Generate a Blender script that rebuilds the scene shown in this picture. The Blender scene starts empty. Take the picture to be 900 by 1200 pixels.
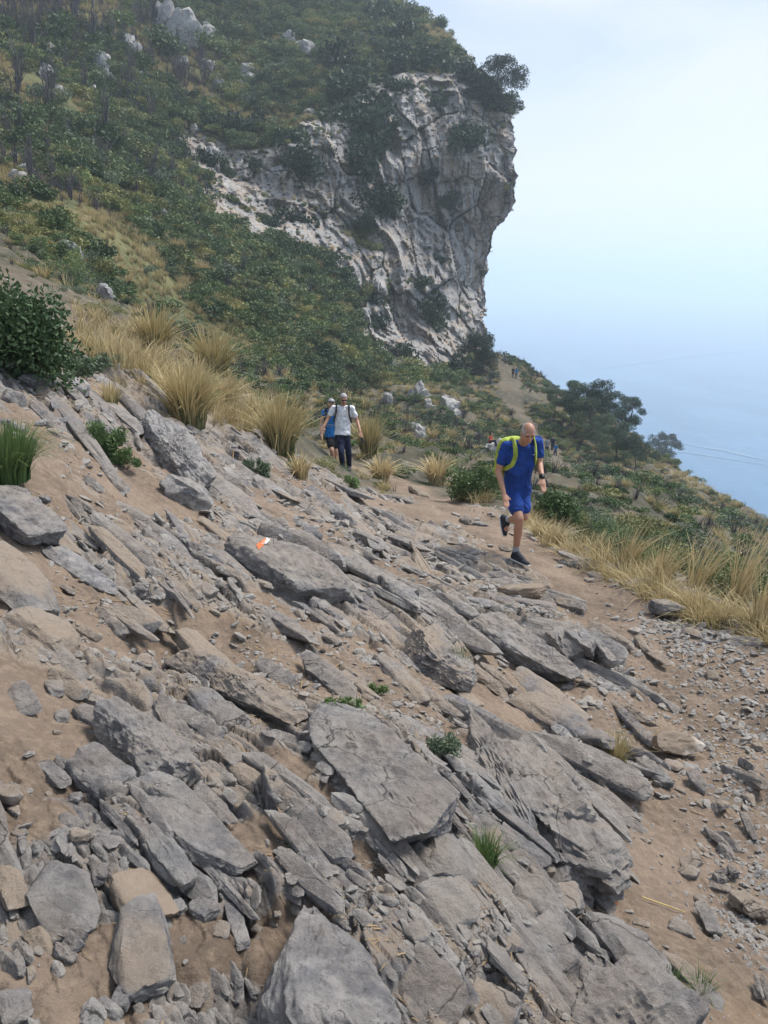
import bpy, bmesh, math, random
import numpy as np
from mathutils import Vector, Matrix

S = bpy.context.scene
COL = S.collection
R = math.radians

# ------------------------------------------------------------------ camera
PITCH = math.atan(270/906)
SP, CP = math.sin(PITCH), math.cos(PITCH)
cam_d = bpy.data.cameras.new('camera')
cam_d.sensor_fit = 'HORIZONTAL'
cam_d.angle = 2*math.atan(450/906)
cam_d.clip_start = 0.05
cam_d.clip_end = 30000
cam = bpy.data.objects.new('camera', cam_d)
COL.objects.link(cam)
cam.location = (0, 0, 0)
cam.rotation_euler = (math.pi/2-PITCH, 0, 0)
S.camera = cam

# ------------------------------------------------------------------ sky, sun, exposure
SUN_EL, SUN_AZ = R(56), R(60)          # azimuth clockwise from +Y towards +X
SUN_STRENGTH, SKY_STRENGTH = 2.9, 0.118
S.view_settings.view_transform = 'Standard'
S.view_settings.look = 'None'
S.view_settings.gamma = 1
S.view_settings.use_curve_mapping = False
S.view_settings.exposure = 0.78
W = bpy.data.worlds.new('World')
S.world = W
W.use_nodes = True
wn, wl = W.node_tree.nodes, W.node_tree.links
wn.clear()
wo = wn.new('ShaderNodeOutputWorld')
wb = wn.new('ShaderNodeBackground')
wb.inputs['Strength'].default_value = SKY_STRENGTH
sky = wn.new('ShaderNodeTexSky')
sky.sky_type = 'NISHITA'
sky.sun_disc = False
sky.sun_elevation = SUN_EL
sky.sun_rotation = SUN_AZ
sky.altitude = 300
sky.air_density = 1.0
sky.dust_density = 0.3
sky.ozone_density = 2.0
wtc = wn.new('ShaderNodeTexCoord')
wmap = wn.new('ShaderNodeMapping')
wmap.inputs['Scale'].default_value = (1.0, 1.0, 3.2)
wmap.inputs['Rotation'].default_value = (R(8), R(-14), R(20))
wno = wn.new('ShaderNodeTexNoise')
wno.inputs['Scale'].default_value = 1.7
wno.inputs['Detail'].default_value = 7
wno.inputs['Roughness'].default_value = 0.5
wno.inputs['Distortion'].default_value = 0.35
wr = wn.new('ShaderNodeValToRGB')
wr.color_ramp.elements[0].position = 0.41
wr.color_ramp.elements[1].position = 0.64
wr.color_ramp.elements[0].color = (0.0, 0.0, 0.0, 1)
wr.color_ramp.elements[1].color = (0.9, 0.9, 0.9, 1)
def wmix(fac, c1, c2):
    m = wn.new('ShaderNodeMix'); m.data_type = 'RGBA'
    for s, v in ((m.inputs[0], fac), (m.inputs[6], c1), (m.inputs[7], c2)):
        if isinstance(v, bpy.types.NodeSocket): wl.new(v, s)
        else: s.default_value = v
    return m.outputs[2]


def wrange(v, a, b, lo, hi):
    m = wn.new('ShaderNodeMapRange'); m.interpolation_type = 'SMOOTHSTEP'
    wl.new(v, m.inputs[0])
    for k, q in enumerate((a, b, lo, hi)): m.inputs[k+1].default_value = q
    return m.outputs[0]


wl.new(wtc.outputs['Generated'], wmap.inputs['Vector'])
wl.new(wmap.outputs['Vector'], wno.inputs['Vector'])
wl.new(wno.outputs['Fac'], wr.inputs['Fac'])
wsep = wn.new('ShaderNodeSeparateXYZ')
wl.new(wtc.outputs['Generated'], wsep.inputs[0])
# thin blue grey cloud deck, white wisps in it, and the whitening of the air towards the horizon all round
deck = wmix(0.72, sky.outputs['Color'], (2.5, 3.15, 4.2, 1))
wisp = wmix(wr.outputs['Color'], deck, (4.3, 4.6, 5.2, 1))
hor = wmix(wrange(wsep.outputs['Z'], 0.30, 0.07, 0.0, 0.9), wisp, (4.75, 5.0, 5.35, 1))
wl.new(hor, wb.inputs['Color'])
wl.new(wb.outputs['Background'], wo.inputs['Surface'])

sun_d = bpy.data.lights.new('sun', 'SUN')
sun_d.energy = SUN_STRENGTH
sun_d.angle = R(18)
sun_d.color = (1.0, 0.955, 0.89)
sun = bpy.data.objects.new('sun', sun_d)
COL.objects.link(sun)
sdir = Vector((math.cos(SUN_EL)*math.sin(SUN_AZ), math.cos(SUN_EL)*math.cos(SUN_AZ), math.sin(SUN_EL)))
sun.rotation_euler = sdir.to_track_quat('Z', 'Y').to_euler()
sun.location = sdir*300

S.render.engine = 'CYCLES'
S.cycles.use_denoising = True
S.cycles.max_bounces = 6
S.cycles.diffuse_bounces = 3
S.cycles.transparent_max_bounces = 4
S.cycles.volume_bounces = 3

# ------------------------------------------------------------------ helpers
rng = np.random.default_rng(7)
pyr = random.Random(11)


def tag(o, label=None, cat=None, group=None, kind=None):
    if label: o['label'] = label
    if cat: o['category'] = cat
    if group: o['group'] = group
    if kind: o['kind'] = kind
    return o


def mk_mesh(name, V, F, smooth=True, attrs=None):
    """mesh from numpy arrays; F may be a list of (n,3)/(n,4) arrays"""
    if not isinstance(F, (list, tuple)): F = [F]
    F = [np.asarray(f, dtype=np.int32) for f in F if len(f)]
    me = bpy.data.meshes.new(name)
    V = np.asarray(V, dtype=np.float32)
    me.vertices.add(len(V))
    me.vertices.foreach_set('co', V.ravel())
    loops = np.concatenate([f.ravel() for f in F])
    sizes = np.concatenate([np.full(len(f), f.shape[1], dtype=np.int32) for f in F])
    starts = np.concatenate([[0], np.cumsum(sizes)[:-1]]).astype(np.int32)
    me.loops.add(len(loops))
    me.loops.foreach_set('vertex_index', loops)
    me.polygons.add(len(sizes))
    me.polygons.foreach_set('loop_start', starts)
    me.polygons.foreach_set('use_smooth', np.full(len(sizes), smooth, dtype=bool))
    me.update(calc_edges=True)
    for k, a in (attrs or {}).items():
        at = me.attributes.new(k, 'FLOAT', 'POINT')
        at.data.foreach_set('value', np.asarray(a, dtype=np.float32))
    return me


def link(name, me, mats=None, parent=None):
    o = bpy.data.objects.new(name, me)
    COL.objects.link(o)
    if mats is not None:
        if not isinstance(mats, (list, tuple)): mats = [mats]
        if not me.materials:
            for m in mats: me.materials.append(m)
    if parent is not None: o.parent = parent
    return o


def empty(name, loc=(0, 0, 0)):
    o = bpy.data.objects.new(name, None)
    o.empty_display_size = 0.1
    COL.objects.link(o)
    o.location = loc
    return o


# value noise ----------------------------------------------------------
def _h(ix, iy, iz, seed):
    h = (ix.astype(np.uint32)*np.uint32(374761393) + iy.astype(np.uint32)*np.uint32(668265263)
         + iz.astype(np.uint32)*np.uint32(2147483647-1812433253 & 0xffffffff) + np.uint32((seed*974634777) & 0xffffffff))
    h = (h ^ (h >> np.uint32(13)))*np.uint32(1274126177)
    h = (h ^ (h >> np.uint32(16)))*np.uint32(2246822519)
    h = h ^ (h >> np.uint32(15))
    return h.astype(np.float64)/4294967295.0


def hash2(i, j, seed):
    return _h(np.asarray(i).astype(np.int64), np.asarray(j).astype(np.int64), np.zeros_like(np.asarray(i)).astype(np.int64), seed)


def vnoise(x, y, z, seed=0):
    x, y, z = np.broadcast_arrays(x, y, z)
    ix, iy, iz = np.floor(x).astype(np.int64), np.floor(y).astype(np.int64), np.floor(z).astype(np.int64)
    fx, fy, fz = x-ix, y-iy, z-iz
    fx = fx*fx*fx*(fx*(fx*6-15)+10); fy = fy*fy*fy*(fy*(fy*6-15)+10); fz = fz*fz*fz*(fz*(fz*6-15)+10)
    r = 0
    for dx in (0, 1):
        for dy in (0, 1):
            for dz in (0, 1):
                w = (fx if dx else 1-fx)*(fy if dy else 1-fy)*(fz if dz else 1-fz)
                r = r + w*_h(ix+dx, iy+dy, iz+dz, seed)
    return r*2-1


def fbm(x, y, z, octs=4, seed=0, gain=0.5):
    a, s, f = 1.0, 0, 1.0
    for o in range(octs):
        s = s + a*vnoise(x*f+o*17.3, y*f-o*9.1, z*f+o*5.7, seed+o*31)
        a *= gain; f *= 2.03
    return s


def ridged(x, y, z, octs=4, seed=0):
    a, s, f = 1.0, 0, 1.0
    for o in range(octs):
        s = s + a*(1-np.abs(vnoise(x*f+o*7.3, y*f-o*3.1, z*f+o*1.7, seed+o*13))*2)
        a *= 0.5; f *= 2.1
    return s


def sstep(a, b, x):
    t = np.clip((x-a)/(b-a), 0, 1)
    return t*t*(3-2*t)


def ray(px, py):
    u = (np.asarray(px, float)-450)/906; v = (600-np.asarray(py, float))/906
    return u, CP+v*SP, -SP+v*CP


def at(px, py, t):
    u, y, z = ray(px, py)
    return Vector((float(u*t), float(y*t), float(z*t)))


class TPS:
    def __init__(s, P, v, lam=1e-4):
        s.P = np.asarray(P, float); n = len(P)
        K = s.k(s.P)
        A = np.zeros((n+3, n+3)); A[:n, :n] = K+lam*np.eye(n)
        A[:n, n] = 1; A[:n, n+1:] = s.P; A[n, :n] = 1; A[n+1:, :n] = s.P.T
        s.w = np.linalg.solve(A, np.concatenate([v, np.zeros(3)]))

    def k(s, Q):
        d2 = ((Q[:, None, :]-s.P[None])**2).sum(-1)
        return 0.5*d2*np.log(d2+1e-12)

    def __call__(s, Q):
        Q = np.asarray(Q, float); out = np.empty(len(Q)); n = len(s.P)
        for i in range(0, len(Q), 20000):
            q = Q[i:i+20000]
            out[i:i+20000] = s.k(q)@s.w[:n]+s.w[n]+q@s.w[n+1:]
        return out


# node helper ----------------------------------------------------------
class NT:
    def __init__(s, name):
        s.m = bpy.data.materials.new(name); s.m.use_nodes = True
        s.n = s.m.node_tree.nodes; s.l = s.m.node_tree.links
        s.n.clear()
        s.out = s.n.new('ShaderNodeOutputMaterial')
        s.b = s.n.new('ShaderNodeBsdfPrincipled')
        s.l.new(s.b.outputs[0], s.out.inputs['Surface'])

    def put(s, sock, v):
        if isinstance(v, bpy.types.NodeSocket): s.l.new(v, sock)
        elif v is not None:
            if sock.type == 'RGBA' and len(v) == 3: v = (*v, 1)
            sock.default_value = v

    def pos(s): return s.n.new('ShaderNodeNewGeometry').outputs['Position']
    def nrm(s): return s.n.new('ShaderNodeNewGeometry').outputs['Normal']
    def obj(s): return s.n.new('ShaderNodeTexCoord').outputs['Object']
    def rnd(s): return s.n.new('ShaderNodeObjectInfo').outputs['Random']

    def attr(s, name):
        a = s.n.new('ShaderNodeAttribute'); a.attribute_name = name
        return a.outputs['Fac']

    def mapping(s, v, scale=(1, 1, 1), rot=(0, 0, 0)):
        m = s.n.new('ShaderNodeMapping'); s.put(m.inputs['Vector'], v)
        m.inputs['Scale'].default_value = scale; m.inputs['Rotation'].default_value = rot
        return m.outputs[0]

    def noise(s, v, scale, detail=5, rough=0.55, dist=0.0):
        m = s.n.new('ShaderNodeTexNoise'); s.put(m.inputs['Vector'], v)
        m.inputs['Scale'].default_value = scale; m.inputs['Detail'].default_value = detail
        m.inputs['Roughness'].default_value = rough; m.inputs['Distortion'].default_value = dist
        return m.outputs['Fac']

    def vor(s, v, scale, feature='F1', rnd=1.0):
        m = s.n.new('ShaderNodeTexVoronoi'); m.feature = feature; s.put(m.inputs['Vector'], v)
        m.inputs['Scale'].default_value = scale; m.inputs['Randomness'].default_value = rnd
        return m.outputs['Distance']

    def ramp(s, f, a, b, lo=0.0, hi=1.0):
        m = s.n.new('ShaderNodeMapRange'); m.interpolation_type = 'SMOOTHSTEP'
        s.put(m.inputs[0], f)
        m.inputs[1].default_value = a; m.inputs[2].default_value = b
        m.inputs[3].default_value = lo; m.inputs[4].default_value = hi
        return m.outputs[0]

    def math(s, op, a, b=None, clamp=False):
        m = s.n.new('ShaderNodeMath'); m.operation = op; m.use_clamp = clamp
        s.put(m.inputs[0], a); s.put(m.inputs[1], b)
        return m.outputs[0]

    def mix(s, f, a, b, blend='MIX'):
        m = s.n.new('ShaderNodeMix'); m.data_type = 'RGBA'; m.blend_type = blend
        s.put(m.inputs[0], f); s.put(m.inputs[6], a); s.put(m.inputs[7], b)
        return m.outputs[2]

    def sepz(s, v):
        m = s.n.new('ShaderNodeSeparateXYZ'); s.l.new(v, m.inputs[0]); return m.outputs['Z']

    def bump(s, h, strength=0.5, dist=0.02, prev=None):
        m = s.n.new('ShaderNodeBump'); m.inputs['Strength'].default_value = strength
        m.inputs['Distance'].default_value = dist; s.put(m.inputs['Height'], h)
        if prev is not None: s.l.new(prev, m.inputs['Normal'])
        return m.outputs[0]

    def done(s, col, rough=0.9, normal=None, spec=0.25):
        s.put(s.b.inputs['Base Color'], col); s.put(s.b.inputs['Roughness'], rough)
        s.b.inputs['Specular IOR Level'].default_value = spec
        if normal is not None: s.l.new(normal, s.b.inputs['Normal'])
        return s.m


def plain(name, col, rough=0.8, spec=0.3, var=0.12, scale=14, metal=0.0):
    t = NT(name)
    f = t.noise(t.pos(), scale, 4)
    c = t.mix(f, tuple(c*(1-var) for c in col), tuple(min(1, c*(1+var)) for c in col))
    t.b.inputs['Metallic'].default_value = metal
    return t.done(c, rough, t.bump(t.noise(t.pos(), scale*6, 3), 0.25, 0.004), spec)


def rock_nodes(t, p, dusty=0.6, bright=1.0, rndtint=True, fine=1.0):
    n1 = t.noise(p, 3.2*fine, 8, 0.62, 0.3)
    n2 = t.noise(p, 19*fine, 6, 0.65)
    B = bright
    c = t.mix(t.ramp(n1, 0.36, 0.64), (0.105*B, 0.106*B, 0.118*B), (0.245*B, 0.234*B, 0.226*B))
    c = t.mix(t.ramp(n2, 0.38, 0.66, 0.0, 0.7), c, (0.35*B, 0.328*B, 0.305*B))
    n3 = t.noise(p, 60*fine, 5, 0.7)
    c = t.mix(t.ramp(n3, 0.55, 0.75, 0.0, 0.6), c, (0.10*B, 0.098*B, 0.10*B))
    if rndtint:
        r = t.rnd()
        c = t.mix(t.ramp(r, 0.62, 0.95, 0.0, 0.6), c, (0.36, 0.275, 0.195), 'MIX')
        c = t.mix(t.ramp(r, 0.38, 0.05, 0.0, 0.3), c, (0.13, 0.135, 0.165), 'MIX')
    dr = t.noise(p, 0.95*fine, 3, 0.5)
    c = t.mix(t.ramp(dr, 0.42, 0.30, 0, 0.55), c, (0.105*B, 0.108*B, 0.125*B))
    c = t.mix(t.ramp(dr, 0.56, 0.70, 0, 0.5), c, (0.30*B, 0.25*B, 0.20*B))
    # pale lichen and calcite blotches
    ln = t.noise(t.mapping(p, (1, 1, 1.6)), 7.5*fine, 9, 0.7, 0.6)
    c = t.mix(t.ramp(ln, 0.60, 0.74, 0.0, 0.5), c, (0.44, 0.43, 0.415))
    # rusty stains
    rn = t.noise(p, 5.3*fine, 5, 0.6)
    c = t.mix(t.ramp(rn, 0.60, 0.78, 0.0, 0.4), c, (0.27, 0.18, 0.115))
    # settled dust on the tops
    up = t.sepz(t.nrm())
    du = t.math('MULTIPLY', t.ramp(up, 0.25, 0.9), t.ramp(t.noise(p, 2.6*fine, 6, 0.6), 0.28, 0.6), True)
    c = t.mix(t.math('MULTIPLY', du, dusty), c, (0.325, 0.255, 0.19))
    wv = t.n.new('ShaderNodeVectorMath'); wv.operation = 'MULTIPLY_ADD'
    wn_ = t.n.new('ShaderNodeTexNoise'); wn_.inputs['Scale'].default_value = 5*fine; wn_.inputs['Detail'].default_value = 6
    t.l.new(p, wn_.inputs['Vector']); t.l.new(wn_.outputs['Color'], wv.inputs[0]); wv.inputs[1].default_value = (.22/fine,)*3; t.l.new(p, wv.inputs[2])
    cr = t.ramp(t.vor(t.mapping(wv.outputs[0], (1, 1.0, 1.8), (0, 0, .9)), 3.6*fine, 'DISTANCE_TO_EDGE'), 0.0, 0.018)
    c = t.mix(t.math('MULTIPLY', t.math('SUBTRACT', 1.0, cr), t.ramp(t.noise(p, 2.2*fine, 3), .50, .62)), c, (0.055, 0.05, 0.046))
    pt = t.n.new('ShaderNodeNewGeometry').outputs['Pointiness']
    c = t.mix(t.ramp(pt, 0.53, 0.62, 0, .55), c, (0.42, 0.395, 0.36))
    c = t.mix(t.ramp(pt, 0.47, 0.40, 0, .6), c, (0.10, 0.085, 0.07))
    h = t.math('ADD', t.math('MULTIPLY', t.noise(p, 11*fine, 10, 0.68), 1.0), t.math('MULTIPLY', n2, 0.35))
    nb = t.bump(h, 0.9, 0.05/fine)
    nb = t.bump(t.noise(p, 60*fine, 6, 0.75), 0.7, 0.009/fine, nb)
    nb = t.bump(cr, 0.5, 0.012/fine, nb)
    return c, nb


def mat_rock(name, dusty=0.6, bright=1.0, fine=1.0, tint=True):
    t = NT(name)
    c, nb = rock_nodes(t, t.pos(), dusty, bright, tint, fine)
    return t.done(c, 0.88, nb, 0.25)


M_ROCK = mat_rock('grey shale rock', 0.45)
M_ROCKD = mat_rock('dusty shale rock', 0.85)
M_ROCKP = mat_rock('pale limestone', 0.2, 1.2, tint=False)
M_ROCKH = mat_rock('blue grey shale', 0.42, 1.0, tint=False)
M_LIME = mat_rock('far limestone', 0.0, 1.6, .22, False)


def m_tan():
    t = NT('sandy brown stone')
    p = t.pos()
    c = t.mix(t.noise(p, 9, 7, 0.65), (0.15, 0.115, 0.088), (0.31, 0.25, 0.19))
    c = t.mix(t.ramp(t.noise(p, 5, 5), 0.58, 0.72), c, (0.43, 0.39, 0.34))
    nb = t.bump(t.noise(p, 14, 9, 0.66), 0.6, 0.03)
    return t.done(c, 0.92, t.bump(t.noise(p, 80, 4), 0.4, 0.005, nb), 0.2)


M_TAN = m_tan()


def dirt_nodes(t, p):
    c = t.mix(t.ramp(t.noise(p, 1.6, 7, 0.6), 0.3, 0.7), (0.14, 0.104, 0.077), (0.25, 0.19, 0.143))
    c = t.mix(t.ramp(t.noise(p, 24, 6, 0.7), 0.42, 0.72, 0, 0.65), c, (0.33, 0.25, 0.18))
    c = t.mix(t.ramp(t.noise(p, 55, 5, 0.7), 0.55, 0.72, 0, 0.6), c, (0.085, 0.06, 0.042))
    c = t.mix(t.ramp(t.noise(p, 0.7, 4), 0.54, 0.74, 0, 0.5), c, (0.25, 0.165, 0.098))
    nb = t.bump(t.noise(p, 9, 9, 0.68), 0.6, 0.035)
    nb = t.bump(t.noise(p, 38, 7, 0.75), 0.8, 0.014, nb)
    nb = t.bump(t.noise(p, 120, 4, 0.7), 0.5, 0.004, nb)
    return c, nb


def m_ground():
    t = NT('dirt and bedrock')
    p = t.pos()
    c1, n1 = dirt_nodes(t, p)
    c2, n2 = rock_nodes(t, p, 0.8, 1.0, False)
    f = t.attr('rock')
    f = t.ramp(t.math('ADD', f, t.math('MULTIPLY', t.math('SUBTRACT', t.noise(p, 14, 6, 0.65), 0.5), 0.7)), 0.35, 0.65)
    c = t.mix(f, c1, c2)
    # far scrub ground: dry grass and litter between the bushes
    v = t.attr('veg')
    g = t.mix(t.ramp(t.noise(p, 0.35, 6, 0.62), 0.35, 0.65), (0.055, 0.055, 0.038), (0.125, 0.105, 0.072))
    g = t.mix(t.ramp(t.noise(p, 1.9, 6, 0.7), 0.5, 0.7, 0, 0.8), g, (0.20, 0.18, 0.155))
    c = t.mix(v, c, g)
    m = t.n.new('ShaderNodeMix'); m.data_type = 'VECTOR'
    t.put(m.inputs[0], f); t.l.new(n1, m.inputs[4]); t.l.new(n2, m.inputs[5])
    return t.done(c, 0.93, m.outputs[1], 0.2)


def m_hill():
    t = NT('limestone cliff and scrub soil')
    p = t.pos()
    st = t.mapping(p, (1, 1, 0.12))
    c = t.mix(t.ramp(t.noise(p, 0.16, 8, 0.65), 0.3, 0.7), (0.265, 0.255, 0.248), (0.41, 0.39, 0.365))
    c = t.mix(t.ramp(t.noise(st, 0.55, 7, 0.65, 0.4), 0.44, 0.62, 0, 0.75), c, (0.36, 0.275, 0.20))
    c = t.mix(t.ramp(t.noise(st, 0.9, 7, 0.7), 0.55, 0.74, 0, 0.6), c, (0.11, 0.11, 0.12))
    c = t.mix(t.ramp(t.noise(p, 0.8, 9, 0.7), 0.58, 0.78, 0, 0.4), c, (0.42, 0.41, 0.395))
    wp = t.n.new('ShaderNodeVectorMath'); wp.operation = 'ADD'; t.l.new(t.mapping(p, (1, 1, 0.45)), wp.inputs[0])
    wn_ = t.n.new('ShaderNodeTexNoise'); wn_.inputs['Scale'].default_value = .5; wn_.inputs['Detail'].default_value = 6; t.l.new(p, wn_.inputs['Vector']); t.l.new(wn_.outputs['Color'], wp.inputs[1])
    cr = t.vor(wp.outputs[0], 0.5, 'DISTANCE_TO_EDGE')
    c = t.mix(t.ramp(cr, 0.05, 0.0, 0, 0.75), c, (0.07, 0.068, 0.07))
    c = t.mix(t.ramp(t.vor(wp.outputs[0], 1.5, 'DISTANCE_TO_EDGE'), 0.06, 0.0, 0, 0.5), c, (0.09, 0.088, 0.09))
    nb = t.bump(t.noise(t.mapping(p, (1, 1, 0.3)), 1.1, 8, 0.62), 0.6, 0.5)
    nb = t.bump(t.ramp(cr, 0.0, 0.05), 0.35, 0.2, nb)
    g = t.mix(t.ramp(t.noise(p, 0.10, 6, 0.62), 0.35, 0.65), (0.05, 0.065, 0.028), (0.15, 0.145, 0.062))
    g = t.mix(t.ramp(t.noise(p, 0.9, 6, 0.7), 0.52, 0.72, 0, 0.7), g, (0.19, 0.165, 0.11))
    f = t.ramp(t.math('ADD', t.attr('rock'), t.math('MULTIPLY', t.math('SUBTRACT', t.noise(p, 0.9, 7, 0.7), 0.5), 0.8)), 0.4, 0.6)
    return t.done(t.mix(f, g, c), 0.92, nb, 0.2)


def m_leaf(name, dark, light, rough=0.6, scale=0.8, spec=0.3, trans=0.15, patch=0.6):
    t = NT(name)
    f = t.math('ADD', t.math('MULTIPLY', t.noise(t.pos(), scale, 4), 0.55), t.math('MULTIPLY', t.rnd(), 0.6))
    c = t.mix(t.ramp(f, 0.3, 0.8), dark, light)
    pn = t.noise(t.pos(), 0.075, 4, 0.6)
    c = t.mix(t.ramp(pn, 0.50, 0.66, 0, patch), c, (light[0]*1.7, light[1]*1.45, light[2]*1.1))
    c = t.mix(t.ramp(pn, 0.46, 0.34, 0, patch), c, tuple(x*1.1 for x in dark))
    c = t.mix(t.attr('tint'), c, tuple(min(1, x*1.9) for x in light))
    tr = t.n.new('ShaderNodeBsdfTranslucent'); t.put(tr.inputs['Color'], c)
    t.done(c, rough, None, spec)
    mx = t.n.new('ShaderNodeMixShader'); mx.inputs[0].default_value = trans
    t.l.new(t.b.outputs[0], mx.inputs[1]); t.l.new(tr.outputs[0], mx.inputs[2])
    t.l.new(mx.outputs[0], t.out.inputs['Surface'])
    return t.m


def m_blade(name, base, tip, mid=None):
    t = NT(name)
    a = t.attr('tip')
    c = t.mix(t.ramp(a, 0.08, 0.62), base, tip)
    c = t.mix(t.ramp(t.noise(t.pos(), 9, 3), 0.35, 0.75, 0, 0.5), c, tuple(x*0.72 for x in tip))
    c = t.mix(t.ramp(t.rnd(), 0.2, 1.0, 0, 0.25), c, tuple(x*0.75 for x in base))
    tr = t.n.new('ShaderNodeBsdfTranslucent'); t.put(tr.inputs['Color'], c)
    t.done(c, 0.7, None, 0.2)
    mx = t.n.new('ShaderNodeMixShader'); mx.inputs[0].default_value = 0.2
    t.l.new(t.b.outputs[0], mx.inputs[1]); t.l.new(tr.outputs[0], mx.inputs[2])
    t.l.new(mx.outputs[0], t.out.inputs['Surface'])
    return t.m


M_LITTER = plain('dry litter', (.30, .21, .12), .9, .1, .4, 25)
M_GROUND = m_ground()
M_HILL = m_hill()
M_BARK = plain('bark', (0.10, 0.085, 0.072), 0.95, 0.1, 0.35, 9)
M_TWIG = plain('burnt twig', (0.085, 0.078, 0.085), 0.95, 0.1, 0.3, 9)
M_LEAF_DARK = m_leaf('dark evergreen leaf', (0.028, 0.056, 0.024), (0.105, 0.155, 0.06))
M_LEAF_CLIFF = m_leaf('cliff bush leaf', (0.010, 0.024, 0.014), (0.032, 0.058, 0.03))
M_LEAF_SHRUB = m_leaf('lentisk leaf', (0.045, 0.085, 0.035), (0.165, 0.235, 0.10))
M_LEAF_OLIVE = m_leaf('olive leaf', (0.065, 0.085, 0.03), (0.22, 0.225, 0.085))
M_LEAF_GREEN = m_leaf('fresh green leaf', (0.06, 0.10, 0.035), (0.15, 0.215, 0.08))
M_LEAF_GREY = m_leaf('grey green leaf', (0.07, 0.10, 0.06), (0.15, 0.19, 0.115))
M_LEAF_PINE = m_leaf('pine needle', (0.03, 0.056, 0.042), (0.085, 0.125, 0.08))
M_TUSSOCK = m_blade('tussock blade', (0.06, 0.095, 0.03), (0.54, 0.43, 0.22))
M_STRAW = m_blade('straw blade', (0.30, 0.25, 0.12), (0.60, 0.48, 0.27))
M_GRASSG = m_blade('green grass blade', (0.05, 0.10, 0.03), (0.15, 0.22, 0.075))
# ================================================================== terrain
# surveyed points of the slope: (pixel x, pixel y, depth) read off the photograph, turned into world points
CP_G = [(450, 1200, 1.65), (0, 1200, 1.45), (900, 1200, 2.3), (0, 900, 2.15), (450, 900, 2.75), (900, 900, 4.2), (850, 1050, 3.2), (650, 1050, 2.55),
        (0, 700, 3.2), (300, 700, 4.6), (450, 700, 5.7), (620, 700, 8.05), (608, 663, 9.03), (750, 720, 7.2), (900, 750, 6.3), (850, 850, 5.1),
        (200, 800, 3.2), (650, 850, 4.55), (550, 780, 5.2), (640, 640, 10.2), (700, 670, 9.0), (250, 620, 6.3),
        (0, 560, 4.5), (0, 420, 7.0), (100, 470, 7.7), (220, 500, 10), (330, 530, 12), (405, 553, 17), (470, 575, 15), (540, 600, 12.5),
        (500, 640, 9.7), (420, 620, 8.6), (300, 600, 7.6), (200, 410, 14), (100, 345, 14.5), (0, 305, 13.5), (300, 470, 15), (380, 530, 17.5),
        (100, 375, 24), (200, 440, 24), (320, 515, 25), (400, 545, 26), (480, 545, 24), (0, 330, 23),
        (100, 320, 44), (200, 390, 52), (300, 450, 59), (400, 490, 68), (0, 275, 40), (480, 500, 60), (402, 549, 18.2), (390, 546, 20), (425, 560, 15.8), (400, 561, 14.6), (560, 485, 86), (600, 462, 105), (590, 424, 130),
        (540, 525, 60), (645, 530, 85), (620, 560, 40), (600, 590, 15),
        (700, 580, 30), (760, 590, 42), (850, 650, 30), (900, 638, 60), (820, 578, 85), (760, 532, 105), (690, 490, 112), (640, 457, 120),
        (900, 700, 11.5), (720, 640, 13), (650, 612, 13.5), (900, 660, 22)]
GP = []
for px, py, t in CP_G:
    GP.append(tuple(at(px, py, t)))
# hidden and unseen ground round about
for px, py, t in ((0, 300, 120), (200, 410, 130), (400, 510, 140), (500, 520, 150), (560, 500, 170)):
    GP.append(tuple(at(px, py, t)))
GP += [(0, 0.3, -1.62), (-6, 3, .9), (-9, -1, 2.4), (-3, -2.5, -.4), (0, -3, -1.2), (3, -2, -2.4), (4.5, 0.5, -2.9), (5, 3, -3.1), (8, 4, -4.6), (12, 0, -7.5), (14, 8, -8),
       (-14, 6, 4.5), (-30, 10, 13), (30, 8, -18), (-60, 5, 30), (60, 0, -42), (0, -30, 3), (20, -30, -10), (-30, -30, 18), (-9, 9, 1.3),
       (100, 20, -75), (0, -120, 10), (-150, -60, 85), (-140, 30, 75), (120, -80, -80),
       (70, 110, -75), (60, 150, -90), (45, 175, -80), (32, 185, -55), (20, 190, -45), (90, 80, -80), (70, 60, -50), (170, 100, -150), (120, 200, -160), (60, 260, -160), (10, 270, -130),
       (230, 0, -165), (180, 150, -165), (200, -120, -160), (-40, 250, -30)]
GP = np.array(GP)


def uv_of(x, y):
    r = np.hypot(x, y)
    return np.stack([np.arctan2(x, y), np.log(r+1.5)], -1), r


_uv, _r = uv_of(GP[:, 0], GP[:, 1])
_val = GP[:, 2]/(_r+1.5)
_P, _V = [], []
for q, v in zip(_uv, _val):
    _P.append(q); _V.append(v)
    if q[0] > 1.9: _P.append((q[0]-2*math.pi, q[1])); _V.append(v)
    if q[0] < -1.9: _P.append((q[0]+2*math.pi, q[1])); _V.append(v)
_tps = TPS(_P, np.array(_V), 2e-4)


def gbase(x, y):
    x = np.atleast_1d(np.asarray(x, float)); y = np.atleast_1d(np.asarray(y, float))
    q, r = uv_of(x, y)
    return _tps(q.reshape(-1, 2)).reshape(x.shape)*(r+1.5)


_TT = np.exp(np.linspace(math.log(0.8), math.log(230), 700))


def cast(px, py, fn=None):
    """first point where the sight line through a pixel meets the slope"""
    u, y, z = ray(px, py)
    zz = (fn or gbase)(u*_TT, y*_TT)
    d = z*_TT-zz
    k = np.argmax(d < 0) if (d < 0).any() else len(_TT)-1
    if k == 0: k = 1
    a, b = d[k-1], d[k]
    t = _TT[k-1]+(_TT[k]-_TT[k-1])*(a/(a-b) if a > b else 1)
    return Vector((u*t, y*t, z*t))


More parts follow.
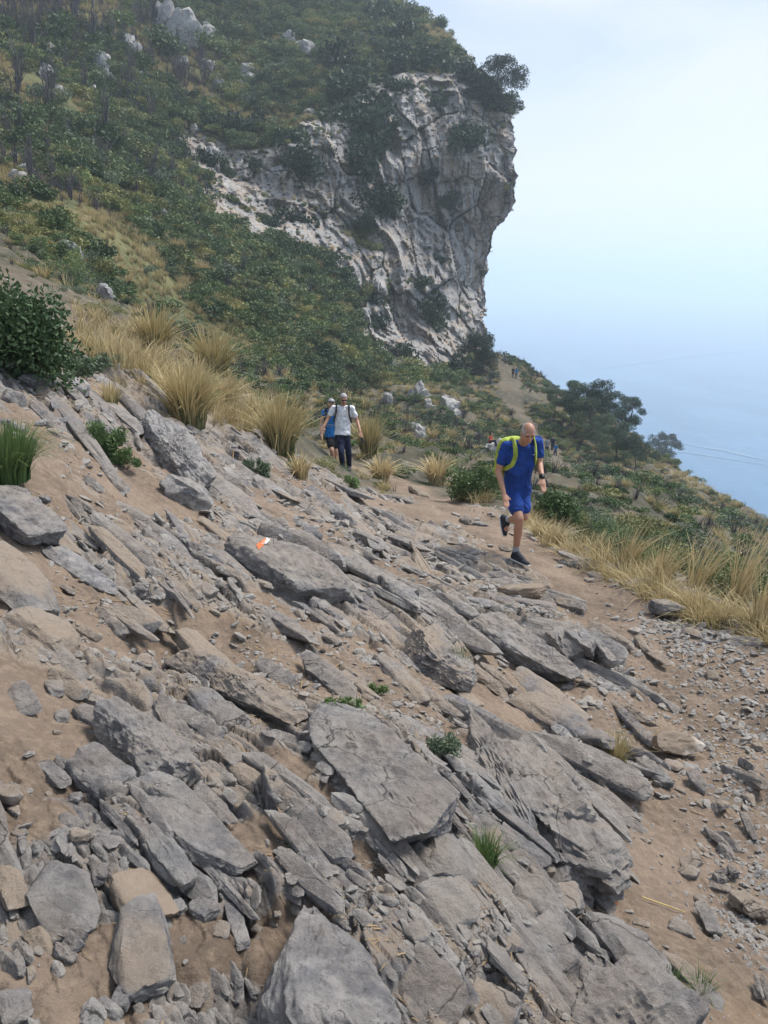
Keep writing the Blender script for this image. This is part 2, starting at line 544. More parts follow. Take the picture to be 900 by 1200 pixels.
PATH_PX = [(880, 1190), (815, 1070), (850, 930), (870, 820), (770, 740), (690, 690), (640, 650), (585, 620), (520, 590), (470, 572), (440, 562)]
PATH = np.array([tuple(cast(*p))[:2] for p in PATH_PX])
FAR_PX = [(662, 562), (655, 548), (643, 532), (622, 505), (606, 478), (598, 455), (600, 440), (590, 428)]
FPATH = np.array([tuple(cast(*p))[:2] for p in FAR_PX])


def dist_poly(x, y, P):
    best = np.full(np.shape(x), 1e9)
    for a, b in zip(P[:-1], P[1:]):
        d = b-a; L = (d**2).sum()
        t = np.clip(((x-a[0])*d[0]+(y-a[1])*d[1])/L, 0, 1)
        best = np.minimum(best, np.hypot(x-a[0]-t*d[0], y-a[1]-t*d[1]))
    return best


# strike of the rock beds, from one of the ribs in the photograph
_a, _b = cast(200, 700), cast(420, 860)
STR = Vector((_b.x-_a.x, _b.y-_a.y)).normalized()          # along the beds, runs towards the camera and right
ACR = Vector((-STR.y, STR.x))
if ACR.x > 0: ACR = -ACR                                    # across, towards camera-left
DIRT_PX = [(30, 830, 90), (250, 745, 60), (120, 1110, 60), (330, 900, 45), (600, 830, 60), (800, 980, 90), (760, 1060, 100), (60, 520, 50), (130, 560, 50), (330, 1100, 50),
           (300, 990, 60), (40, 960, 60), (70, 905, 60), (230, 1095, 55), (20, 1130, 40), (385, 935, 40), (420, 1010, 35), (200, 765, 60), (330, 715, 45), (110, 1170, 60), (560, 780, 30), (420, 760, 30)]
DIRT = []
for px, py, rp in DIRT_PX:
    c = cast(px, py); DIRT.append((c.x, c.y, rp/906*c.length*1.25))


def gmasks(x, y):
    r = np.hypot(x, y)
    dp = dist_poly(x, y, PATH)
    wob = fbm(x*1.3, y*1.3, 0*x, 3, 5)
    path = 1-sstep(0.32, 0.75, dp+0.22*wob)
    for cx, cy, cr in DIRT:
        d = np.hypot(x-cx, y-cy)+0.35*cr*wob
        path = np.maximum(path, 0.95*(1-sstep(cr*0.55, cr*1.15, d)))
    fp = 1-sstep(0.8, 1.6, dist_poly(x, y, FPATH)+0.3*wob)
    # side of the path: seaward ground is grassy
    veg = sstep(11.5, 16, r+2.0*fbm(x*.3, y*.3, 0*x, 3, 9))
    rock = sstep(-0.35, 0.25, fbm(x*0.9, y*0.9, 0*x, 4, 21)+0.35)*(1-path)
    veg = veg*(1-fp)*(1-path)
    sea_side = sstep(0.5, 1.2, (x-np.interp(y, PATH[::-1][:, 1][np.argsort(PATH[::-1][:, 1])], PATH[::-1][:, 0][np.argsort(PATH[::-1][:, 1])])))*sstep(3.5, 5.5, r)
    rock = rock*(1-veg)*(1-0.85*sea_side)
    veg = np.maximum(veg, sea_side*0.8*(1-path))
    return rock, path, veg, fp


def strata(x, y, w, ln, seed, warp):
    wx = x+warp*fbm(x*1.1, y*1.1, 0*x, 3, seed+3); wy = y+warp*fbm(x*1.1, y*1.1, 0*x+7, 3, seed+4)
    c = (wx*ACR.x+wy*ACR.y)/w; l = wx*STR.x+wy*STR.y
    i = np.floor(c); fc = c-i
    ll = ln*(0.55+0.9*hash2(i, i*0+3, seed))
    lv = l/ll+7*hash2(i, i*0, seed+1)
    j = np.floor(lv); fl = lv-j
    h1 = hash2(i, j, seed+2); h2 = hash2(i, j, seed+5)
    up = sstep(0.30, 0.55, h1)
    gap = sstep(0, .06, fc)*sstep(1, .95, fc)*sstep(0, .03, fl)*sstep(1, .975, fl)
    return (up*(0.35+0.65*h2)*(0.25+0.75*fc)*(0.75+0.5*(fl-.5)*(h1-.5)*2))*(0.25+0.75*gap), gap


def facets(c, l, seed):
    """broken plates: every cell of a jittered grid is a tilted facet; returns height and distance to the joint"""
    i0, j0 = np.floor(c).astype(np.int64), np.floor(l).astype(np.int64)
    b1 = np.full(c.shape, 9.0); b2 = np.full(c.shape, 9.0); hh = np.zeros(c.shape)
    for di in (-1, 0, 1):
        for dj in (-1, 0, 1):
            i, j = i0+di, j0+dj
            dx = c-(i+.5+.75*(hash2(i, j, seed)-.5)); dy = l-(j+.5+.75*(hash2(i, j, seed+1)-.5))
            d = np.maximum(np.abs(dx+.25*dy), np.abs(dy-.2*dx))*.7+.3*np.hypot(dx, dy)
            h = hash2(i, j, seed+2)+(hash2(i, j, seed+3)-.35)*1.1*dx+(hash2(i, j, seed+4)-.5)*.9*dy
            m = d < b1
            b2 = np.where(m, b1, np.minimum(b2, d)); hh = np.where(m, h, hh); b1 = np.where(m, d, b1)
    return hh, b2-b1


def gheight(x, y, full=False):
    x = np.asarray(x, float); y = np.asarray(y, float)
    r = np.hypot(x, y)
    z = gbase(x, y)
    rock, path, veg, fp = gmasks(x, y)
    near = 1-sstep(14, 24, r)
    s3, g3 = strata(x, y, 0.80, 2.4, 91, 0.30)
    wx = x+.10*fbm(x*1.4, y*1.4, 0*x, 3, 103); wy = y+.10*fbm(x*1.4, y*1.4, 0*x+7, 3, 104)
    ca = wx*ACR.x+wy*ACR.y; la = wx*STR.x+wy*STR.y
    f1, e1 = facets(ca/.26, la/.62, 201)
    f2, e2 = facets(ca/.10, la/.24, 211)
    f3, e3 = facets(ca/.038, la/.08, 221)
    cl = sstep(-.5, .4, fbm(x*2.2, y*2.2, 0*x, 2, 107))
    d = near*rock*(0.13*s3+0.105*(f1-.45)+0.050*cl*(f2-.5)+0.017*(f3-.5)-.03
                   - .028*sstep(.07, .0, e1)-.014*cl*sstep(.10, .0, e2))
    d = d+near*(0.05*fbm(x*1.2, y*1.2, 0*x, 3, 8)+0.012*fbm(x*6, y*6, 0*x, 3, 18))
    d = d+near*(1-rock)*(0.010*(f3-.5)*cl+0.006*ridged(x*17, y*17, 0*x, 3, 28))
    d = d-0.05*path*near
    far = sstep(14, 30, r)
    d = d+far*(0.8*fbm(x*.11, y*.11, 0*x, 4, 55)+0.35*fbm(x*.5, y*.5, 0*x, 4, 56)*(1-fp))
    # rocky ledges on the far seaward slope
    d = d+far*sstep(20, 45, x)*1.2*ridged(x*.12, y*.12, z*.3, 4, 57)
    if full: return z+d, rock, path, veg, fp
    return z+d


def build_ground():
    th = np.concatenate([np.linspace(-math.pi, -0.66, 46, endpoint=False), np.linspace(-0.66, 0.66, 470), np.linspace(0.66, math.pi, 46)[1:]])
    rr = np.concatenate([[0.02], np.exp(np.linspace(math.log(0.45), math.log(1.0), 24, endpoint=False)), np.exp(np.linspace(math.log(1.0), math.log(11), 560, endpoint=False)), np.exp(np.linspace(math.log(11), math.log(22), 60, endpoint=False)), np.exp(np.linspace(math.log(22), math.log(275), 210))])
    T, RR = np.meshgrid(th, rr)
    x = RR*np.sin(T); y = RR*np.cos(T)
    sh = x.shape
    z, rock, path, veg, fp = gheight(x.ravel(), y.ravel(), True)
    V = np.stack([x.ravel(), y.ravel(), z], -1)
    n, m = sh
    idx = np.arange(n*m).reshape(n, m)
    F = np.stack([idx[:-1, :-1], idx[1:, :-1], idx[1:, 1:], idx[:-1, 1:]], -1).reshape(-1, 4)[:, ::-1]
    # far rocky patches on the seaward slope
    far_rock = sstep(0.15, 0.5, fbm(V[:, 0]*.16, V[:, 1]*.16, V[:, 2]*.25, 4, 77))*sstep(18, 40, V[:, 0])
    vg = veg*(1-far_rock*0.8)
    me = mk_mesh('ground', V, F, True, {'rock': np.maximum(rock, far_rock*0.8), 'veg': vg})
    o = link('ground', me, M_GROUND); o['kind'] = 'structure'
    return o, V, F, veg, path


ground, GV, GF, GVEG, GPATH = build_ground()


def gz(x, y):
    return float(gheight(np.array([x]), np.array([y]))[0])


def gcast(px, py):
    return cast(px, py, gheight)


def gnormal(x, y, e=0.25):
    zx = (gbase(x+e, y)-gbase(x-e, y))[0]/(2*e); zy = (gbase(x, y+e)-gbase(x, y-e))[0]/(2*e)
    return Vector((-zx, -zy, 1)).normalized()


# ------------------------------------------------------------------ hill with the cliff
CP_H = [(570, 400, 128), (585, 430, 127), (600, 130, 131), (606, 220, 127), (575, 290, 129), (480, 80, 136), (520, 40, 152), (440, 0, 165), (500, 250, 128), (500, 380, 121), (540, 200, 128), (540, 330, 127),
        (380, 250, 115), (395, 150, 124), (400, 60, 142), (430, 400, 107), (300, 180, 118), (300, 250, 110), (230, 190, 113), (330, 130, 128), (250, 100, 130), (150, 100, 112), (100, 0, 126), (0, 0, 116), (0, 100, 86),
        (0, 200, 60), (100, 200, 76), (200, 280, 78), (300, 330, 84), (400, 420, 90), (480, 455, 96), (100, 300, 46), (200, 380, 55), (300, 440, 62), (430, 490, 76), (545, 455, 110),
        (-250, 0, 90), (-250, 200, 45), (-250, 330, 30), (-250, -300, 150), (300, -200, 215), (0, -300, 215), (300, 0, 152), (560, 80, 137), (455, 300, 118), (420, 110, 134), (450, 130, 131),
        (100, 330, 42), (0, 270, 38), (550, 62, 142), (430, -25, 172)]
_htps = TPS([(p[0]/300, p[1]/300) for p in CP_H], np.log([p[2] for p in CP_H]), 1e-4)
EDGE = np.array([(430, -27), (452, -6), (472, 8), (500, 20), (530, 42), (548, 62), (562, 78), (584, 98), (600, 127), (603, 165), (608, 200), (605, 236), (596, 254), (582, 268), (575, 300), (570, 340), (568, 380), (574, 408), (584, 430), (596, 452), (604, 470)], float)
LEFT = np.array([(-260, -330), (-260, 440)], float)


def curve_at(P, w):
    d = np.concatenate([[0], np.cumsum(np.hypot(*np.diff(P, axis=0).T))]); d /= d[-1]
    return np.stack([np.interp(w, d, P[:, 0]), np.interp(w, d, P[:, 1])], -1)


CLIFF = np.array([(205, 165), (262, 152), (305, 165), (345, 150), (372, 128), (388, 105), (404, 150), (425, 130), (430, 85), (470, 72), (500, 85), (545, 85), (575, 92), (640, 130), (640, 400), (600, 440), (585, 455), (560, 430), (520, 425), (480, 430), (440, 425), (425, 345), (390, 315), (330, 285), (285, 262), (240, 225), (205, 200)], float)


def in_poly(px, py, P):
    ins = np.zeros(px.shape, bool)
    for (x1, y1), (x2, y2) in zip(P, np.roll(P, -1, 0)):
        c = ((y1 > py) != (y2 > py)) & (px < (x2-x1)*(py-y1)/(y2-y1+1e-12)+x1)
        ins ^= c
    return ins


def poly_sd(px, py, P):
    d = np.full(px.shape, 1e9)
    for a, b in zip(P, np.roll(P, -1, 0)):
        e = b-a; t = np.clip(((px-a[0])*e[0]+(py-a[1])*e[1])/(e@e), 0, 1)
        d = np.minimum(d, np.hypot(px-a[0]-t*e[0], py-a[1]-t*e[1]))
    return np.where(in_poly(px, py, P), d, -d)


def hill_depth(px, py):
    return np.exp(_htps(np.stack([np.ravel(px)/300, np.ravel(py)/300], -1))).reshape(np.shape(px))


def hill_disp(X, sd):
    """depth change along the sight line and rockiness"""
    x, y, z = X[..., 0], X[..., 1], X[..., 2]
    rk = sstep(-14, 8, sd+20*fbm(x*.11, y*.11, z*.13, 4, 3)+26*fbm(x*.035, y*.035, z*.05, 3, 4)*sstep(-5, -22, x)-9*sstep(-5, -22, x))
    # a few grassy ledges inside the cliff
    led = sstep(0.25, 0.5, fbm(x*.06+.03*z, y*.06, z*.11, 3, 33))*sstep(90, 30, sd)
    rk = rk*(1-0.75*led)
    sx = x+.35*y+0.5*fbm(x*.05, y*.05, z*.05, 3, 12); sz = z+0.5*fbm(x*.06, y*.06, z*.06, 3, 13)
    a1, e1 = facets(sx/6.5, sz/13, 301)
    a2, e2 = facets(sx/2.6, sz/5.2, 311)
    a3, e3 = facets(sx/1.0, sz/1.5, 321)
    a4, e4 = facets(sx/.5, sz/.8, 331)
    fl = 1.1*ridged(x*.2, y*.2, z*.022, 4, 14)+0.35*ridged(x*.5, y*.5, z*.08, 3, 15)
    lg = 0.7*ridged(x*.03, y*.03, z*.14, 4, 16)
    big = 2.6*fbm(x*.045, y*.045, z*.035, 3, 17)
    d_rock = -fl-lg-big-2.6*(a1-.5)-1.1*(a2-.5)-.38*(a3-.5)-.15*(a4-.5)+.9*sstep(.05, 0, e1)+.5*sstep(.06, 0, e2)+0.3*fbm(x*.9, y*.9, z*.7, 3, 19)
    d_soft = -1.8*fbm(x*.06, y*.06, z*.06, 4, 23)-0.6*fbm(x*.3, y*.3, z*.3, 3, 24)
    return rk*d_rock+(1-rk)*d_soft, rk


def build_hill():
    NW, NQ, NX = 380, 440, 26
    w = np.linspace(0, 1, NW); q = np.linspace(0, 1, NQ)**0.8
    E, L = curve_at(EDGE, w), curve_at(LEFT, w)
    P = L[:, None, :]*(1-q)[None, :, None]+E[:, None, :]*q[None, :, None]
    px, py = P[..., 0], P[..., 1]
    t = hill_depth(px, py)
    u, yy, zz = ray(px, py)
    X0 = np.stack([u*t, yy*t, zz*t], -1)
    sd = poly_sd(px, py, CLIFF)
    dd, rk = hill_disp(X0, sd)
    sc = np.clip(t/100, 0.3, 1.2)
    # the silhouette edge stays put, only roughened
    ed = sstep(1.0, 0.93, q)[None, :]
    t2 = t+dd*sc
    jag = (1-ed)*(0.55*ridged(X0[..., 0]*.3, X0[..., 1]*.3, X0[..., 2]*.33, 4, 61)-0.5)
    X = np.stack([u*t2+jag, yy*t2, zz*t2], -1)
    # wrap round behind the edge
    k = np.arange(1, NX+1)
    back = X[:, -1:, :]+np.stack([-(k**1.5)*0.10, k*1.9+(k**1.2)*.3, -0.004*k*k], -1)[None]
    back[..., 0] += 0.8*fbm(back[..., 0]*.2, back[..., 1]*.2, back[..., 2]*.2, 3, 62)*np.minimum(1, k/5)
    X = np.concatenate([X, back], 1)
    rk = np.concatenate([rk, np.repeat(rk[:, -1:], NX, 1)], 1)
    # crest: roll over and down behind
    k2 = np.arange(14, 0, -1)
    top = X[:1]+np.stack([0*k2, k2*5.0, -(k2**1.3)*0.9], -1)[:, None, :]
    X = np.concatenate([top, X], 0); rk = np.concatenate([np.repeat(rk[:1], 14, 0), rk], 0)
    n, m = X.shape[:2]
    idx = np.arange(n*m).reshape(n, m)
    F = np.stack([idx[:-1, :-1], idx[1:, :-1], idx[1:, 1:], idx[:-1, 1:]], -1).reshape(-1, 4)
    V = X.reshape(-1, 3)
    me = mk_mesh('hill', V, F, True, {'rock': rk.ravel()})
    me.set_sharp_from_angle(angle=R(33))
    o = link('hill', me, M_HILL); o['kind'] = 'structure'
    return o, V, F, rk.ravel()


hill, HV, HF, HROCK = build_hill()


def hpt(px, py, fwd=0.0):
    px, py = float(px), float(py)
    t = hill_depth(np.array([px]), np.array([py]))
    u, yy, zz = ray(px, py)
    X0 = np.stack([u*t, yy*t, zz*t], -1)
    dd, _ = hill_disp(X0, poly_sd(np.array([px]), np.array([py]), CLIFF))
    t = float((t+dd*np.clip(t/100, .3, 1.2))[0])-fwd
    return at(px, py, t)


# ------------------------------------------------------------------ sea
def build_sea():
    t = NT('sea water')
    p = t.pos()
    c = t.mix(t.ramp(t.noise(t.mapping(p, (1, .3, 1)), .012, 6, .65), .35, .65), (0.03, 0.10, 0.20), (0.06, 0.16, 0.28))
    nb = t.bump(t.noise(t.mapping(p, (1, .5, 1)), .11, 6, .65), .55, 2.0)
    t.done(c, 0.22, nb, 0.5)
    t.b.inputs['IOR'].default_value = 1.33
    SZ = -150.0
    n = 64
    a = np.linspace(0, 2*math.pi, n, endpoint=False)
    V = [(0, 0, SZ)]; F = []
    rad = [300, 900, 2500, 8800]
    for r_ in rad:
        V += [(r_*math.sin(q), r_*math.cos(q), SZ) for q in a]
    tri = [(0, 1+(i+1) % n, 1+i) for i in range(n)]
    qd = []
    for k in range(len(rad)-1):
        b0, b1 = 1+k*n, 1+(k+1)*n
        qd += [(b0+i, b0+(i+1) % n, b1+(i+1) % n, b1+i) for i in range(n)]
    o = link('sea', mk_mesh('sea', V, [np.array(tri), np.array(qd)], False), t.m)
    o['kind'] = 'structure'
    # pale wakes of boats that have passed
    tw = NT('wake foam'); pw = tw.pos()
    tw.done(tw.mix(tw.noise(pw, .12, 5), (.10, .18, .28), (.17, .26, .36)), .4)
    for pts, wpx in (([(770, 526), (810, 531), (850, 537), (905, 546)], 1.5), ([(800, 520), (850, 528), (905, 541)], 2.6), ([(690, 434), (790, 420), (905, 408)], 1.5)):
        P = []
        for px, py in pts:
            u, y, z = ray(px, py); s = SZ/z
            P.append(Vector((u*s, y*s, SZ+0.25)))
        # resample and make a ribbon of real width
        Q = []
        for a_, b_ in zip(P[:-1], P[1:]):
            Q += [a_.lerp(b_, k/14) for k in range(14)]
        Q.append(P[-1])
        VV, FF = [], []
        for i, q in enumerate(Q):
            d = (Q[min(i+1, len(Q)-1)]-Q[max(i-1, 0)]).normalized()
            nrm = Vector((-d.y, d.x, 0))
            wd = wpx*q.length/906*2.2*(.55+.45*abs(math.sin(i*1.7)))*(0.2+0.8*math.sin(math.pi*min(1, .06+i/len(Q)*.94)))
            VV += [q+nrm*wd, q-nrm*wd]
        for i in range(len(Q)-1): FF.append((2*i, 2*i+1, 2*i+3, 2*i+2))
        link('wake', mk_mesh('wake', VV, np.array(FF), False), tw.m, o)


build_sea()

# ------------------------------------------------------------------ haze
HAZE = 0.00058
bm = bmesh.new(); bmesh.ops.create_cube(bm, size=1)
HTOP = max(80.0, float(HV[:, 2].max())+8)
HBOT = min(-172.0, float(GV[:, 2].min())-2)
bmesh.ops.scale(bm, vec=(18000, 18000, HTOP-HBOT), verts=bm.verts)
bmesh.ops.translate(bm, vec=(0, 0, (HTOP+HBOT)/2), verts=bm.verts)
me = bpy.data.meshes.new('haze'); bm.to_mesh(me); bm.free()
mh = bpy.data.materials.new('sea haze'); mh.use_nodes = True
mh.node_tree.nodes.clear()
ho = mh.node_tree.nodes.new('ShaderNodeOutputMaterial'); hv = mh.node_tree.nodes.new('ShaderNodeVolumePrincipled')
hv.inputs['Color'].default_value = (0.80, 0.91, 1.0, 1)
hv.inputs['Density'].default_value = HAZE
hv.inputs['Anisotropy'].default_value = 0.3
mh.node_tree.links.new(hv.outputs[0], ho.inputs['Volume'])
haze = link('haze', me, mh); haze['kind'] = 'stuff'

# ================================================================== rocks
_ICO = {}


def ico(sub):
    if sub not in _ICO:
        b = bmesh.new(); bmesh.ops.create_icosphere(b, subdivisions=sub, radius=1)
        b.verts.ensure_lookup_table()
        _ICO[sub] = (np.array([v.co[:] for v in b.verts]), np.array([[v.index for v in f.verts] for f in b.faces]))
        b.free()
    return _ICO[sub]


def rock_shape(seed, sub, size, planes=9, sharp=26, rough=1.0, beds=0.0, lean=0.25):
    sharp = sharp*2.2; planes = planes+4
    """faceted block with bedding steps; size = full length, width, height; local z up"""
    g = np.random.default_rng(seed)
    D, F = ico(sub)
    N = [np.eye(3)[i]*s for i in range(3) for s in (1, -1)]
    N = [n+g.normal(0, lean*.6, 3) for n in N]
    h = [g.uniform(.82, 1.0) for _ in N]
    for _ in range(planes):
        n = g.normal(0, 1, 3); n[2] *= 0.7
        N.append(n); h.append(g.uniform(.86, 1.12))
    N = np.array([n/np.linalg.norm(n) for n in N]); h = np.array(h)
    dots = D@N.T
    inv = np.where(dots > 0.02, dots/h, 0)
    r = (inv**sharp).sum(1)**(-1/sharp)
    V = D*np.minimum(r, 1.6)[:, None]
    size = np.asarray(size, float)
    P = V*size/2
    m = float(np.sort(size)[1])
    o = g.uniform(-50, 50, 3)
    q = P/m
    f1 = fbm(q[:, 0]*1.6+o[0], q[:, 1]*1.6+o[1], q[:, 2]*1.6+o[2], 3, seed % 97)
    f2 = ridged(q[:, 0]*4.2+o[0], q[:, 1]*4.2+o[1], q[:, 2]*6.5+o[2], 4, seed % 89)
    f3 = fbm(q[:, 0]*13+o[0], q[:, 1]*13+o[1], q[:, 2]*17+o[2], 3, seed % 83) if sub >= 4 else 0
    dv = V/np.linalg.norm(V, axis=1)[:, None]
    sm = float(size.min())
    P = P+dv*(sm*rough*(0.045*f1+0.050*(f2-.6)+0.026*f3))[:, None]
    if beds > 0:
        k = 9/size[2]*g.uniform(.6, 1.1)
        bz = P[:, 2]*k+0.8*f1
        st = hash2(np.floor(bz).astype(int), np.floor(q[:, 0]*1.2+3*hash2(np.floor(bz), np.floor(bz)*0, 5)).astype(int), seed % 71)-.5
        fr = np.abs(bz-np.floor(bz)-.5)*2
        P[:, :2] *= (1+beds*(st*.35-0.12*sstep(.75, 1, fr)))[:, None]
    return P, F


def basis(xv, zv):
    z = Vector(zv).normalized(); x = Vector(xv); x = (x-z*x.dot(z)).normalized(); y = z.cross(x)
    return Matrix((x, y, z)).transposed()


def slab_stack(seed, n, L, Wd, H):
    """splintered slabs lying on one another along the beds, one mesh"""
    q = np.random.default_rng(seed); VV, FF, off = [], [], 0
    for k in range(n):
        l_ = L*q.uniform(.35, .85); w_ = Wd*q.uniform(.28, .6); h_ = H*q.uniform(.35, .8)
        P, F = rock_shape(seed*5+k, 5 if n > 5 else 4, (l_, w_, h_), 8, 30, 1.2, .06, .35)
        a, r_ = q.normal(0, .10), q.normal(.25, .22)
        cr, sr = math.cos(r_), math.sin(r_); ca, sa = math.cos(a), math.sin(a)
        P = np.stack([P[:, 0], P[:, 1]*cr-P[:, 2]*sr, P[:, 1]*sr+P[:, 2]*cr], -1)
        P = np.stack([P[:, 0]*ca-P[:, 1]*sa, P[:, 0]*sa+P[:, 1]*ca, P[:, 2]], -1)
        yy = (k+.5)/n-.5
        P = P+np.array([q.uniform(-.5, .5)*(L-l_), yy*Wd*.85, H*(q.uniform(-.2, .22)-.25*abs(yy))])
        VV.append(P); FF.append(F+off); off += len(P)
    return np.concatenate(VV), np.concatenate(FF)


ROCKS_XY = []


def px_rock(name, x1, y1, x2, y2, wpx, hfac=.5, sub=4, mat=None, tilt=0.0, roll=0.0, sink=.25, seed=None, beds=0.25, planes=9, rough=1.0, sharp=26, lean=.25, dz=0.0, z0=None, parent=None, fn=None, taper=1.0, stack=0, top=None):
    """rock whose long axis runs between two picture points on the slope; wpx its seen width in pixels"""
    seed = seed if seed is not None else int(x1*31+y1*17+x2*7+y2)
    fn = fn or gbase
    lift = wpx*hfac*(.5-sink)*.9
    A, B = cast(x1, y1+lift, fn), cast(x2, y2+lift, fn)
    C_ = (A+B)/2
    ax = B-A
    L = ax.length
    Wd = wpx/906*C_.length
    H = Wd*hfac
    n = gnormal(C_.x, C_.y)
    # a width across the sight line is foreshortened: slope tilt widens it
    view = C_.normalized()
    up = basis(ax, n)
    side = up.col[1]
    fore = math.sqrt(max(.15, 1-(side.dot(view))**2))
    Wd = Wd/max(.7, fore)*0.86
    if stack:
        P, F = slab_stack(seed, stack, L, Wd, H)
    else: P, F = rock_shape(seed, sub, (L, Wd, max(H, .02)), planes, sharp, rough, beds*.45, lean)
    if taper != 1.0: P[:, 1:] *= (taper+(1-taper)*np.clip(P[:, 0]/L+.5, 0, 1.1)**.8)[:, None]
    me = mk_mesh(name, P, F, True)
    me.set_sharp_from_angle(angle=R(42))
    M = up @ Matrix.Rotation(roll, 3, 'X') @ Matrix.Rotation(tilt, 3, 'Y')
    z = (gz(C_.x, C_.y)*.5+C_.z*.5) if z0 is None else z0
    loc = Vector((C_.x, C_.y, z))+n*(H*(.5-sink)+dz)
    if top is not None: loc.z = top-max((M @ v.co).z for v in me.vertices)
    o = link(name, me, mat or M_ROCK, parent)
    o.matrix_world = Matrix.Translation(loc) @ M.to_4x4()
    ROCKS_XY.append((loc.x, loc.y, max(L, Wd)*.5))
    return o


